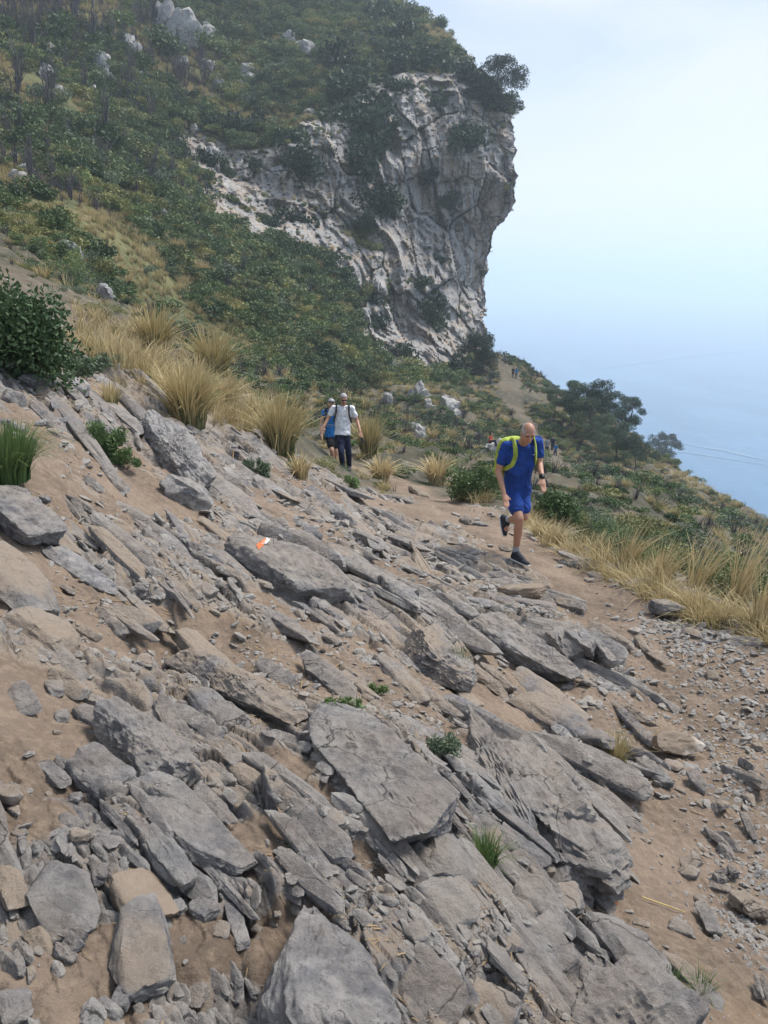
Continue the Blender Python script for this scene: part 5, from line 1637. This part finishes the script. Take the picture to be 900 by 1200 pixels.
# odd small things on the dirt
def stalk(px1, py1, px2, py2, r_, mat, name, label, cat):
    a, b = gcast(px1, py1), gcast(px2, py2)
    m = a.lerp(b, .5)+Vector((0, 0, .012))
    v, f = tube([a+Vector((0, 0, .012)), m, b+Vector((0, 0, .012))], [r_, r_, r_*.6], 6)
    tag(link(name, mk_mesh(name, v, f), mat), label, cat)


M_STALK = plain('dry stalk', (.52, .38, .16), .6)
stalk(752, 1054, 803, 1072, .003, M_STALK, 'dry_stalk', 'yellow dry stalk lying on the orange dirt at lower right', 'stalk')
M_DEADLEAF = plain('dead leaf', (.34, .14, .07), .7)
for px, py, lab in ((718, 1062, 'curled red brown leaf at the foot of the cracked outcrop'), (580, 1005, 'red brown leaf in the dark green grass tuft')):
    p = gcast(px, py); V, F = [], []
    for i in range(7):
        for j in range(5):
            s, q = i/6*2-1, j/4*2-1
            wd = .6*(1-s*s*.95)
            V.append((s*.022, q*wd*.022, .012*(q*q)+.008*s*s+.006))
    for i in range(6):
        for j in range(4): F.append((i*5+j, (i+1)*5+j, (i+1)*5+j+1, i*5+j+1))
    o = link('dead_leaf', mk_mesh('dead_leaf', V, np.array(F)), M_DEADLEAF); o.location = p+Vector((0, 0, .004)); o.rotation_euler = (.2, -.1, px); tag(o, lab, 'leaf')
# ================================================================== people
SKIN = plain('tanned skin', (.43, .225, .145), .5, .4, .16, 22)
SKIN2 = plain('light skin', (.50, .29, .20), .55, .35, .08, 30)
def cloth(name, col, rough=.85, fold=.5):
    t = NT(name); p = t.pos()
    c = t.mix(t.ramp(t.noise(p, 7, 6, .6, .8), .3, .7), tuple(x*.72 for x in col), tuple(min(1, x*1.2) for x in col))
    nb = t.bump(t.noise(t.mapping(p, (1, 1, .6), (0, .4, 0)), 8, 3, .5, 1.2), fold*1.8, .06)
    return t.done(c, rough, t.bump(t.noise(p, 300, 2), .15, .001, nb), .2)
C_BLUE = cloth('royal blue jersey', (.016, .055, .25))
C_BLUE2 = cloth('royal blue shorts', (.02, .065, .29))
C_WHITE = cloth('white cotton', (.74, .75, .78))
C_NAVY = cloth('navy trousers', (.014, .018, .045))
C_CYAN = cloth('bright blue shirt', (.02, .16, .42))
C_BLACK = cloth('black cloth', (.015, .015, .02))
C_LIME = cloth('lime pack fabric', (.36, .45, .075), .7, .3)
C_RED = cloth('orange red cloth', (.55, .07, .035))
C_GREY = cloth('grey cloth', (.2, .21, .23))
C_PINK = cloth('reddish sock', (.35, .06, .06))
HAIR_G = plain('grey hair', (.38, .37, .365), .8, .3, .35, 60)
HAIR_D = plain('dark hair', (.03, .025, .022), .7, .3, .3, 60)
SHOE = plain('dark shoe fabric', (.018, .02, .03), .7, .3, .3, 40)
SOLE = plain('pale shoe sole', (.62, .63, .64), .6)
SOCK = plain('grey sock', (.33, .36, .40), .9)
DARK = plain('dark eye', (.02, .015, .012), .3)
LIP = plain('lip', (.36, .15, .12), .5)
RUB = plain('black rubber', (.012, .012, .014), .5)


def settle(root):
    """children were built at their place in the world: keep them there under the root"""
    for c in root.children:
        c.matrix_parent_inverse = Matrix.Translation(-root.location)


def cap(p0, p1, r0, r1, fl=None, k=1.0, ns=14):
    """tapered round-ended limb; fl = direction squeezed by k"""
    p0, p1 = Vector(p0), Vector(p1); d = p1-p0; L = max(d.length, 1e-5); d = d/L
    a = d.orthogonal().normalized(); b = d.cross(a)
    V, F = [], []
    rings = []
    for q in (-90, -60, -30, 0): rings.append((p0+d*r0*math.sin(R(q)), r0*math.cos(R(q))))
    for s in (.25, .5, .75): rings.append((p0+d*L*s, r0+(r1-r0)*s))
    for q in (0, 30, 60, 90): rings.append((p1+d*r1*math.sin(R(q)), r1*math.cos(R(q))))
    for c, r_ in rings:
        for j in range(ns):
            t = 2*math.pi*j/ns
            o = (a*math.cos(t)+b*math.sin(t))*max(r_, 1e-4)
            if fl is not None: o = o-fl*(o.dot(fl)*(1-k))
            V.append(c+o)
    for i in range(len(rings)-1):
        for j in range(ns): F.append((i*ns+j, i*ns+(j+1) % ns, (i+1)*ns+(j+1) % ns, (i+1)*ns+j))
    return np.array([v[:] for v in V]), np.array(F)


def ell(c, r, M=None, sub=3):
    D, F = ico(sub)
    P = D*np.array(r)
    if M is not None: P = P@np.array(M).T
    F4 = np.concatenate([F, F[:, 2:3]], 1)
    return P+np.array(c[:]), F4


def loft(rings, xv, ns=20, p=2.4):
    """torso: rings of (centre, half width, half depth, depth direction)"""
    V, F = [], []
    for c, a, b, yv in rings:
        for j in range(ns):
            t = 2*math.pi*j/ns
            cx, sx = math.cos(t), math.sin(t)
            V.append(Vector(c)+xv*(a*math.copysign(abs(cx)**(2/p), cx))+yv*(b*math.copysign(abs(sx)**(2/p), sx)))
    n = len(rings)
    V.append(Vector(rings[0][0])); V.append(Vector(rings[-1][0]))
    for i in range(n-1):
        for j in range(ns): F.append((i*ns+j, i*ns+(j+1) % ns, (i+1)*ns+(j+1) % ns, (i+1)*ns+j))
    for j in range(ns):
        F.append((n*ns, (j+1) % ns, j, j)); F.append((n*ns+1, (n-1)*ns+j, (n-1)*ns+(j+1) % ns, (n-1)*ns+(j+1) % ns))
    return np.array([v[:] for v in V]), np.array(F)


def fuse(name, parts, vox, smooth=4, mat=None, parent=None, cut=None, folds=0.0):
    """melt overlapping limbs into one continuous surface"""
    bm_ = bmesh.new()
    for v, f in parts:
        vs = [bm_.verts.new(tuple(map(float, p))) for p in v]
        for q in f:
            ids = list(dict.fromkeys(int(k) for k in q))
            if len(ids) >= 3:
                try: bm_.faces.new([vs[k] for k in ids])
                except ValueError: pass
    bmesh.ops.recalc_face_normals(bm_, faces=bm_.faces)
    me = bpy.data.meshes.new('tmp'); bm_.to_mesh(me); bm_.free()
    ob = bpy.data.objects.new('tmp', me); COL.objects.link(ob)
    rm = ob.modifiers.new('r', 'REMESH'); rm.mode = 'VOXEL'; rm.voxel_size = vox; rm.use_smooth_shade = True
    sm = ob.modifiers.new('s', 'SMOOTH'); sm.factor = .5; sm.iterations = smooth
    dg = bpy.context.evaluated_depsgraph_get()
    out = bpy.data.meshes.new_from_object(ob.evaluated_get(dg))
    bpy.data.objects.remove(ob); bpy.data.meshes.remove(me)
    out.name = name; out.materials.clear()
    if cut:
        b2 = bmesh.new(); b2.from_mesh(out)
        bmesh.ops.delete(b2, geom=[v for v in b2.verts if cut(v.co)], context='VERTS')
        b2.to_mesh(out); b2.free()
    if folds:
        n = len(out.vertices); co = np.empty(n*3, np.float32); nr = np.empty(n*3, np.float32)
        out.vertices.foreach_get('co', co); out.vertices.foreach_get('normal', nr); co = co.reshape(-1, 3); nr = nr.reshape(-1, 3)
        q = co.astype(float)
        dsp = folds*(ridged(q[:, 0]*6+q[:, 2]*5, q[:, 1]*5, q[:, 2]*9-q[:, 0]*4, 1, 5)-.5)+folds*.4*vnoise(q[:, 0]*11, q[:, 1]*11, q[:, 2]*7, 6)
        out.vertices.foreach_set('co', (co+nr*dsp[:, None].astype(np.float32)).ravel()); out.update()
    for p in out.polygons: p.use_smooth = True
    return link(name, out, mat, parent)


def person(j, label, mats, vox=.011, detail=True, shorts=True, sleeve=.62, hair='full', group=None, face=Vector((0, -1, -.35)), right=Vector((1, 0, 0)), stance='', build=1.0, extra=None):
    """j: joint name -> world point. r = the person's right, seen at the left of the picture"""
    root = empty('person', (j['r_toe']+j['l_toe'])/2)
    tag(root, label, 'person', group)
    B = build
    par = []
    kids = []
    f = face.normalized(); xr = right.normalized(); xr = (xr-f*xr.dot(f)).normalized(); up = xr.cross(f)
    if up.z < 0: up = -up
    HM = Matrix((xr, f, up)).transposed()
    hc = j['head']
    def hp(x, y, z): return hc+HM @ Vector((x, y, z))
    # head: skull, face, jaw, nose, ears, neck
    body = [ell(hp(0, -.012, .025), (.074, .092, .088), HM), ell(hp(0, .02, -.045), (.060, .070, .072), HM), ell(hp(0, .055, -.088), (.034, .032, .030), HM),
            cap(hp(0, .088, .006), hp(0, .118, -.036), .010, .018), ell(hp(.075, -.005, -.012), (.010, .022, .033), HM), ell(hp(-.075, -.005, -.012), (.010, .022, .033), HM),
            cap(hp(-.045, .074, .024), hp(.045, .074, .024), .016, .016), cap(hp(0, -.02, -.06), j['neck'], .056*B, .062*B)]
    # arms and hands
    for s in 'rl':
        sh, el, wr, hd = (j[s+'_'+k] for k in ('shoulder', 'elbow', 'wrist', 'hand'))
        body += [cap(sh, el, .052*B, .041*B), cap(el, wr, .043*B, .027*B)]
        d = (hd-wr); L = d.length; d = d.normalized()
        sd = (xr-d*xr.dot(d)).normalized(); nn = d.cross(sd)
        pm = wr+d*L*.45
        body.append(cap(wr, pm, .028, .036, nn, .55))
        if detail:
            curl = f*.3
            for k_, (o, ln) in enumerate(((-.030, .8), (-.010, .95), (.010, .9), (.028, .72))):
                b0 = pm+sd*o; b1 = b0+d*L*.32*ln; b2 = b1+(d+curl*.8).normalized()*L*.28*ln
                body += [cap(b0, b1, .0105, .0095, ns=8), cap(b1, b2, .0095, .008, ns=8)]
            sg = -1 if s == 'r' else 1
            t0 = wr+d*L*.2-sd*.03*sg; t1 = t0+(d*.75-sd*.6*sg+f*.3).normalized()*L*.32
            body.append(cap(t0, t1, .013, .010, ns=8))
        else: body.append(cap(pm, hd, .036, .022, nn, .5))
    # trunk under the clothes and legs
    ch, wa, pe = j['chest'], j['waist'], j['pelvis']
    body += [cap(j['r_shoulder'], j['l_shoulder'], .045*B, .045*B), cap(j['neck'], pe, .05*B, .06*B)]
    for s in 'rl':
        hi, kn, an = j[s+'_hip'], j[s+'_knee'], j[s+'_ankle']
        calf = kn.lerp(an, .32)
        body += [cap(hi, kn, .083*B, .054*B), cap(kn, calf, .052*B, .054*B), cap(calf, an, .054*B, .034*B), cap(an, j[s+'_toe'].lerp(an, .45), .036, .034)]
    skin = fuse('body', body, vox, 3, mats['skin'], root)
    # shirt
    tx = (j['l_shoulder']-j['r_shoulder']).normalized()
    ax = (ch-pe).normalized(); ty = tx.cross(ax).normalized()
    sw = (j['l_shoulder']-j['r_shoulder']).length/2
    nb = j['neck']
    rings = [(nb.lerp(ch, -.12)-ty*0, .062*B, .058*B, ty), (nb.lerp(ch, .1), .075*B, .066*B, ty), (nb.lerp(ch, .35), sw*.72, .085*B, ty), (ch.lerp(nb, .2), sw*.90, .112*B, ty), (ch, sw*.92, .123*B, ty), (ch.lerp(wa, .5), sw*.88, .122*B, ty), (wa, sw*.84, .118*B, ty), (wa.lerp(pe, .5), sw*.86, .124*B, ty), (pe-ax*.03, sw*.93, .136*B, ty)]
    sh_p = [loft(rings, tx)]
    for s in 'rl':
        sh, el = j[s+'_shoulder'], j[s+'_elbow']
        sh_p += [cap(sh, sh.lerp(el, sleeve), .066*B, .064*B), cap(nb.lerp(sh, .25), sh, .050*B, .064*B)]
    fuse('shirt', sh_p, vox*1.05, 3, mats['shirt'], root, folds=.009 if detail else 0)
    # trousers or shorts
    tr = [loft([(wa.lerp(pe, .55), sw*.84, .118*B, ty), (pe, sw*.84, .120*B, ty), (pe-ax*.09, sw*.80, .112*B, ty)], tx)]
    for s in 'rl':
        hi, kn, an = j[s+'_hip'], j[s+'_knee'], j[s+'_ankle']
        if shorts: tr.append(cap(hi, hi.lerp(kn, .66), .100*B, .094*B))
        else: tr += [cap(hi, kn, .098*B, .070*B), cap(kn, an, .070*B, .058*B)]
    fuse('shorts' if shorts else 'trousers', tr, vox*1.05, 3, mats['legs'], root, folds=.006 if detail else 0)
    # socks and shoes
    for s in 'rl':
        an, to, he, kn = j[s+'_ankle'], j[s+'_toe'], j[s+'_heel'], j[s+'_knee']
        fd = (to-he).normalized(); upv = (an-(to+he)/2); upv = (upv-fd*upv.dot(fd)).normalized(); sdv = fd.cross(upv)
        if shorts: fuse('sock', [cap(an.lerp(kn, mats.get('sock_h', .16)), an, .043*B, .041*B)], vox, 2, mats['sock'], root)
        fuse('shoe', [cap(he+upv*.045+fd*.03, he.lerp(to, .55)+upv*.045, .042, .046, upv, .9), cap(he.lerp(to, .5)+upv*.04, to+upv*.032-fd*.035, .045, .036, upv, .75), cap(an-upv*.005, he+upv*.055+fd*.05, .046, .047), cap(an+fd*.02-upv*.01, he.lerp(to, .62)+upv*.05, .042, .040)], vox*.9, 2, mats['shoe'], root)
        sole = fuse('sole', [cap(he+upv*.012+fd*.03, he.lerp(to, .6)+upv*.012, .042, .047, upv, .38), cap(he.lerp(to, .5)+upv*.012, to-fd*.03+upv*.014, .047, .038, upv, .40)], vox*.9, 1, mats['sole'], root)
    # hair
    if hair == 'bald':
        inv = HM.inverted()
        def cutb(co):
            q = inv @ (co-hc); return q.z > .064+max(0, -q.y)*.5 or q.y > .056 or q.z < -.05
        fuse('hair', [ell(hp(0, -.014, .022), (.0795, .0965, .088), HM)], vox*.7, 1, mats['hair'], root, cutb)
    elif hair == 'full':
        inv = HM.inverted()
        def cutf(co):
            q = inv @ (co-hc); return (q.y > .045 and q.z < .068) or q.z < -.06 or (q.y > .015 and q.z < .02)
        fuse('hair', [ell(hp(0, -.016, .032), (.084, .100, .092), HM)], vox*.8, 1, mats['hair'], root, cutf)
    if detail:
        for sx in (-1, 1):
            e = link('eye', mk_mesh('eye', *[(lambda a: a[0])(ell(hp(sx*.030, .073, .000), (.013, .008, .0075), HM, 2)), ell(hp(0, 0, 0), (1, 1, 1), None, 2)[1][:, :3]]), DARK, root)
            b_ = cap(hp(sx*.014, .088, .021), hp(sx*.046, .076, .024), .0055, .0045, ns=8)
            link('eyebrow', mk_mesh('eyebrow', *b_), mats['brow'], root)
        m_ = cap(hp(-.020, .081, -.066), hp(.020, .081, -.066), .0065, .0065, ns=8)
        link('mouth', mk_mesh('mouth', *m_), LIP, root)
    settle(root)
    return root, hp, (tx, ty, ax)


J = at
# ---- man in blue, stepping down on his right foot
bj = dict(head=J(619, 507, 8.90), neck=J(612.5, 520, 9.12), chest=J(611, 532, 9.20), waist=J(606.5, 560, 9.33), pelvis=J(605.5, 576, 9.38),
          r_shoulder=J(592.5, 523, 9.16), l_shoulder=J(630, 516.5, 9.24), r_elbow=J(584, 552, 9.24), r_wrist=J(590.5, 578, 9.08), r_hand=J(594.5, 595, 9.00), l_elbow=J(632, 543, 9.30), l_wrist=J(635.5, 560, 9.10), l_hand=J(637.5, 577, 9.02),
          r_hip=J(600.5, 578, 9.37), l_hip=J(611.5, 577, 9.40), r_knee=J(608.5, 608, 9.14), r_ankle=J(604.5, 647, 9.36), r_toe=J(619.5, 664.5, 9.14), r_heel=J(600, 655.5, 9.44),
          l_knee=J(614.5, 605, 9.36), l_ankle=J(595, 609, 9.74), l_toe=J(590.5, 629, 9.78), l_heel=J(586.5, 605, 9.86))
blue, bhp, (btx, bty, bax) = person(bj, 'grey haired balding man in royal blue jersey and shorts striding down the rocky path', dict(skin=SKIN, shirt=C_BLUE, legs=C_BLUE2, sock=SOCK, shoe=SHOE, sole=SOLE, hair=HAIR_G, brow=HAIR_D), .0085, True, True, .60, 'bald', face=Vector((.12, -1, -.55)), right=Vector((1, .1, -.06)))
# watch on his left wrist
w0 = bj['l_wrist']; wd = (bj['l_elbow']-w0).normalized()
wv, wf = cap(w0+wd*.005, w0+wd*.030, .034, .035)
link('watch', mk_mesh('watch', wv, wf), RUB, blue)
# small pale emblem on the chest
def chest_pt(fx, fz, off):
    return bj['chest']+btx*fx+bax*fz-(bty if bty.y > 0 else -bty)*off
fr = (bty if bty.y < 0 else -bty)
q0 = bj['chest']+btx*.095+bax*.02+fr*.135
ev = [q0+btx*(.012*a)+bax*(.004*b+.003*a)+fr*(.004*c) for c in (0, 1) for a, b in ((-1, -1), (1, -1), (1.2, 1), (-.8, 1))]
link('emblem', mk_mesh('emblem', [v[:] for v in ev], np.array([(0, 1, 2, 3), (4, 5, 6, 7), (0, 1, 5, 4), (1, 2, 6, 5), (2, 3, 7, 6), (3, 0, 4, 7)]), False), SOLE, blue)
# lime pack on his back, with shoulder straps
def straps(j, tx, ax, fr, mat, root, wid, offs=.62):
    for s in 'rl':
        sh = j[s+'_shoulder']; nb = j['neck']
        top = nb.lerp(sh, offs)
        pts = [top-fr*.13-ax*.10, top-fr*.06+ax*.055, top+ax*.072+fr*.015, top+fr*.095+ax*.005, top+fr*.128-ax*.09, top.lerp(sh, .25)+fr*.118-ax*.20, top.lerp(sh, .8)+fr*.045-ax*.27, top.lerp(sh, .9)-fr*.09-ax*.30]
        V, F = [], []
        P = []
        for a_, b_ in zip(pts[:-1], pts[1:]): P += [a_.lerp(b_, k/5) for k in range(5)]
        P.append(pts[-1])
        P = [P[0]]+[(P[i-1]+P[i]*2+P[i+1])/4 for i in range(1, len(P)-1)]+[P[-1]]
        cen = j['chest']
        for i, p in enumerate(P):
            d = (P[min(i+1, len(P)-1)]-P[max(i-1, 0)]).normalized()
            o = (p-(cen+ax*(p-cen).dot(ax)*.8)).normalized()
            sd = d.cross(o).normalized(); o = sd.cross(d)
            for a, b in ((-1, 0), (1, 0), (1, 1), (-1, 1)): V.append(p+sd*wid*.5*a+o*.014*b)
        for i in range(len(P)-1):
            for k in range(4): F.append((4*i+k, 4*i+(k+1) % 4, 4*(i+1)+(k+1) % 4, 4*(i+1)+k))
        link('strap', mk_mesh('strap', [v[:] for v in V], np.array(F), True), mat, root)


def backpack(j, tx, ax, fr, mat, label, w_, h_, d_, offs=.62, wid=.05, shift=0):
    ch = j['chest']; c = ch-fr*(.12+d_*.5)-ax*.07+tx*shift
    root = empty('backpack', c-ax*h_*.5); tag(root, label, 'backpack')
    def ring(z, a, b): return (c+ax*z*h_, w_*a*.5, d_*b*.5, fr)
    fuse('pack_body', [loft([ring(-.5, .8, .7), ring(-.42, 1, 1), ring(0, 1, 1), ring(.3, .95, .9), ring(.46, .75, .7), ring(.5, .5, .4)], tx)], .012, 3, mat, root)
    fuse('front_pocket', [loft([(c-fr*d_*.5-ax*h_*.36, w_*.36, .035, fr), (c-fr*d_*.52-ax*h_*.05, w_*.38, .045, fr), (c-fr*d_*.5+ax*h_*.06, w_*.30, .03, fr)], tx)], .012, 2, mat, root)
    straps(j, tx, ax, fr, mat, root, wid, offs)
    settle(root)
    return root


backpack(bj, btx, bax, fr, C_LIME, 'lime yellow backpack worn by the man in blue', .34, .46, .17, .60, .052, -.07)
# phone-sized dark thing held low in his left hand
def phone(p, d, s, f, label):
    V, F = [], []
    for a in (-1, 1):
        for b in (-1, 1):
            for c in (-1, 1): V.append(p+d*.068*a+s*.034*b+f*.005*c)
    F = [(0, 1, 3, 2), (4, 6, 7, 5), (0, 4, 5, 1), (2, 3, 7, 6), (0, 2, 6, 4), (1, 5, 7, 3)]
    b_ = bmesh.new(); vs = [b_.verts.new(v) for v in V]
    for q in F: b_.faces.new([vs[k] for k in q])
    bmesh.ops.recalc_face_normals(b_, faces=b_.faces)
    bmesh.ops.bevel(b_, geom=b_.edges[:], offset=.004, segments=2, affect='EDGES')
    me = bpy.data.meshes.new('phone'); b_.to_mesh(me); b_.free()
    return tag(link('phone', me, RUB), label, 'phone')


# ---- man in white
wj = dict(head=J(402.8, 467.5, 16.9), neck=J(402, 476.5, 17.0), chest=J(402, 485, 17.03), waist=J(401.5, 500, 17.05), pelvis=J(401.5, 509, 17.05),
          r_shoulder=J(391, 478, 17.0), l_shoulder=J(412.5, 478.5, 17.0), r_elbow=J(384.5, 490, 17.0), r_wrist=J(379.5, 500, 16.85), r_hand=J(377.5, 508, 16.8), l_elbow=J(418.5, 493, 17.05), l_wrist=J(422, 506, 16.9), l_hand=J(424.5, 516, 16.85),
          r_hip=J(398.6, 511, 17.05), l_hip=J(405, 511, 17.05), r_knee=J(400, 532, 16.85), r_ankle=J(402, 548, 17.0), r_toe=J(403, 554, 16.8), r_heel=J(401.5, 551, 17.1),
          l_knee=J(408.5, 531, 17.05), l_ankle=J(409, 546.5, 17.3), l_toe=J(410, 552.5, 17.1), l_heel=J(408.5, 549, 17.4))
white, whp, (wtx, wty, wax) = person(wj, 'grey haired man in white t-shirt and navy trousers walking with a phone in hand', dict(skin=SKIN, shirt=C_WHITE, legs=C_NAVY, sock=SOCK, shoe=SHOE, sole=RUB, hair=HAIR_G, brow=HAIR_G), .012, True, False, .62, 'full', face=Vector((.25, -1, -.3)), right=Vector((1, .2, 0)))
wfr = (wty if wty.y < 0 else -wty)
backpack(wj, wtx, wax, wfr, C_BLACK, 'black backpack worn by the man in white', .30, .44, .16, .66, .042)
hd = (wj['l_hand']-wj['l_wrist']).normalized()
phone(wj['l_hand']+hd*.0+wfr*.035, hd, wtx, wfr, 'dark phone in the hand of the man in white')
for sx in (-1, 1):      # his glasses
    g_ = cap(whp(sx*.012, .093, .002), whp(sx*.052, .080, .004), .013, .013, ns=8)
    link('sunglass_lens', mk_mesh('sunglass_lens', *g_), RUB, white)
# ---- person behind him
dx, dt = -13.3, 1.7
pj = dict(head=J(388.5, 473, 18.6), neck=J(387.5, 481.5, 18.7), chest=J(387, 490, 18.75), waist=J(387.5, 503, 18.8), pelvis=J(388, 511, 18.8),
          r_shoulder=J(379.5, 483, 18.7), l_shoulder=J(396, 483, 18.7), r_elbow=J(376, 497, 18.7), r_wrist=J(376.5, 507, 18.55), r_hand=J(377.5, 515, 18.5), l_elbow=J(400, 496, 18.8), l_wrist=J(401, 508, 18.6), l_hand=J(401, 515, 18.6),
          r_hip=J(386, 512, 18.8), l_hip=J(391.5, 512, 18.8), r_knee=J(389, 528, 18.6), r_ankle=J(390.5, 541, 18.75), r_toe=J(391, 547, 18.55), r_heel=J(390.5, 544.5, 18.85),
          l_knee=J(393.5, 528, 18.8), l_ankle=J(394, 541, 19.0), l_toe=J(395, 546, 18.8), l_heel=J(394, 543.5, 19.1))
behind, ph_, (ptx, pty, pax) = person(pj, 'grey haired person in bright blue sleeveless top and black shorts behind the man in white', dict(skin=SKIN2, shirt=C_CYAN, legs=C_BLACK, sock=C_PINK, sock_h=.5, shoe=SHOE, sole=RUB, hair=HAIR_G, brow=HAIR_G), .013, False, True, .2, 'full', face=Vector((.2, -1, -.2)))
pfr = (pty if pty.y < 0 else -pty)
backpack(pj, ptx, pax, pfr, C_BLACK, 'black backpack worn by the person behind the man in white', .28, .42, .16, .66, .05)
fuse('visor', [cap(ph_(-.03, .085, .055), ph_(.03, .085, .055), .03, .03, Vector((0, 0, 1)), .3), cap(ph_(0, .06, .06), ph_(0, -.06, .07), .075, .08, Vector((0, 0, 1)), .3)], .012, 2, C_BLACK, behind)


# ---- far walkers
def far_person(px, py, hpx, label, shirt, legs, hair=HAIR_D, face=(0, -1, -.1), group=None, seated=False, dz=0.0, base=None):
    p = base if base is not None else cast(px, py)
    p = p+Vector((0, 0, dz))
    s = hpx/906*p.length/1.75/.96 if not seated else hpx/906*p.length/1.2/.96
    f = Vector(face); f.z = 0; f.normalize(); x = Vector((-f.y, f.x, 0)); x = x if x.x > 0 else -x
    sx = 1 if x.dot(Vector((1, 0, 0))) > 0 else -1
    def q(a, b, c): return p+(x*a+f*b+Vector((0, 0, c)))*s
    if not seated:
        j = dict(head=q(0, .03, 1.63), neck=q(0, 0, 1.47), chest=q(0, 0, 1.3), waist=q(0, 0, 1.05), pelvis=q(0, 0, .92), r_shoulder=q(-.19, 0, 1.42), l_shoulder=q(.19, 0, 1.42), r_elbow=q(-.26, -.03, 1.15), l_elbow=q(.26, .03, 1.15),
                 r_wrist=q(-.25, .1, .93), l_wrist=q(.25, .16, .95), r_hand=q(-.25, .14, .78), l_hand=q(.25, .22, .82), r_hip=q(-.09, 0, .9), l_hip=q(.09, 0, .9), r_knee=q(-.10, .12, .5), l_knee=q(.09, -.03, .48), r_ankle=q(-.10, .12, .09), l_ankle=q(.09, -.22, .12),
                 r_toe=q(-.10, .32, 0), r_heel=q(-.10, .06, 0), l_toe=q(.09, -.05, 0), l_heel=q(.09, -.30, .06))
    else:
        j = dict(head=q(0, .05, .78), neck=q(0, 0, .62), chest=q(0, 0, .46), waist=q(0, 0, .22), pelvis=q(0, 0, .10), r_shoulder=q(-.19, 0, .57), l_shoulder=q(.19, 0, .57), r_elbow=q(-.27, .1, .34), l_elbow=q(.27, .1, .34),
                 r_wrist=q(-.16, .32, .36), l_wrist=q(.16, .32, .36), r_hand=q(-.08, .42, .38), l_hand=q(.08, .42, .38), r_hip=q(-.09, .02, .10), l_hip=q(.09, .02, .10), r_knee=q(-.13, .42, .30), l_knee=q(.13, .42, .24), r_ankle=q(-.13, .55, -.10), l_ankle=q(.13, .58, -.14),
                 r_toe=q(-.13, .78, -.19), r_heel=q(-.13, .52, -.19), l_toe=q(.13, .8, -.23), l_heel=q(.13, .54, -.23))
    r_, _, _ = person(j, label, dict(skin=SKIN2, shirt=shirt, legs=legs, sock=SOCK, shoe=SHOE, sole=RUB, hair=hair, brow=hair), .024*s, False, False, .6, 'full', face=f+Vector((0, 0, -.1)), right=x, group=group, build=s)
    return r_


far_person(542.5, 518, 18, 'person in dark blue standing beside the white rocks below the cliff', C_NAVY, C_NAVY)
seat_top = SEAT.location+Vector((-.5, -.6, max(v.co.z for v in SEAT.data.vertices)*.86))
far_person(0, 0, 15, 'person in an orange red top sitting on the pale rough outcrop', C_RED, C_NAVY, face=(1, -.6, 0), seated=True, base=seat_top)
far_person(640.5, 534, 20, 'walker in grey top nearest the blue man in the far group on the path', C_GREY, C_NAVY, face=(-.2, 1, 0))
far_person(647, 531, 19, 'walker in dark blue top standing farthest back in the far group on the path', C_NAVY, C_NAVY, face=(0, -1, 0))
far_person(650.5, 537, 17, 'walker in navy at the right front of the far group on the path', C_CYAN, C_NAVY, face=(-.7, -.6, 0))
far_person(601, 443, 12, 'walker in black, left of the pair far up the path by the cliff', C_BLACK, C_BLACK, face=(0, 1, 0))
far_person(604.8, 444, 12, 'walker in blue, right of the pair far up the path by the cliff', C_CYAN, C_NAVY, face=(0, 1, 0))
far_person(592.5, 428, 9, 'walker in grey higher up than the pair on the far path', C_GREY, C_BLACK, face=(0, 1, 0))

for r_ in (blue, white, behind): settle(r_)

fc_ = (bj['r_toe']+bj['r_heel'])/2
FS = [o for o in HERO_OBJ if 'under the shoe' in o['label']][0]
FS.location = (fc_.x+.02, fc_.y-.03, FS.location.z)
bpy.context.view_layer.update()
FS.location.z += min(bj['r_toe'].z, bj['r_heel'].z)-.004-max((FS.matrix_world @ v.co).z for v in FS.data.vertices if abs((FS.matrix_world @ v.co).x-fc_.x) < .12)
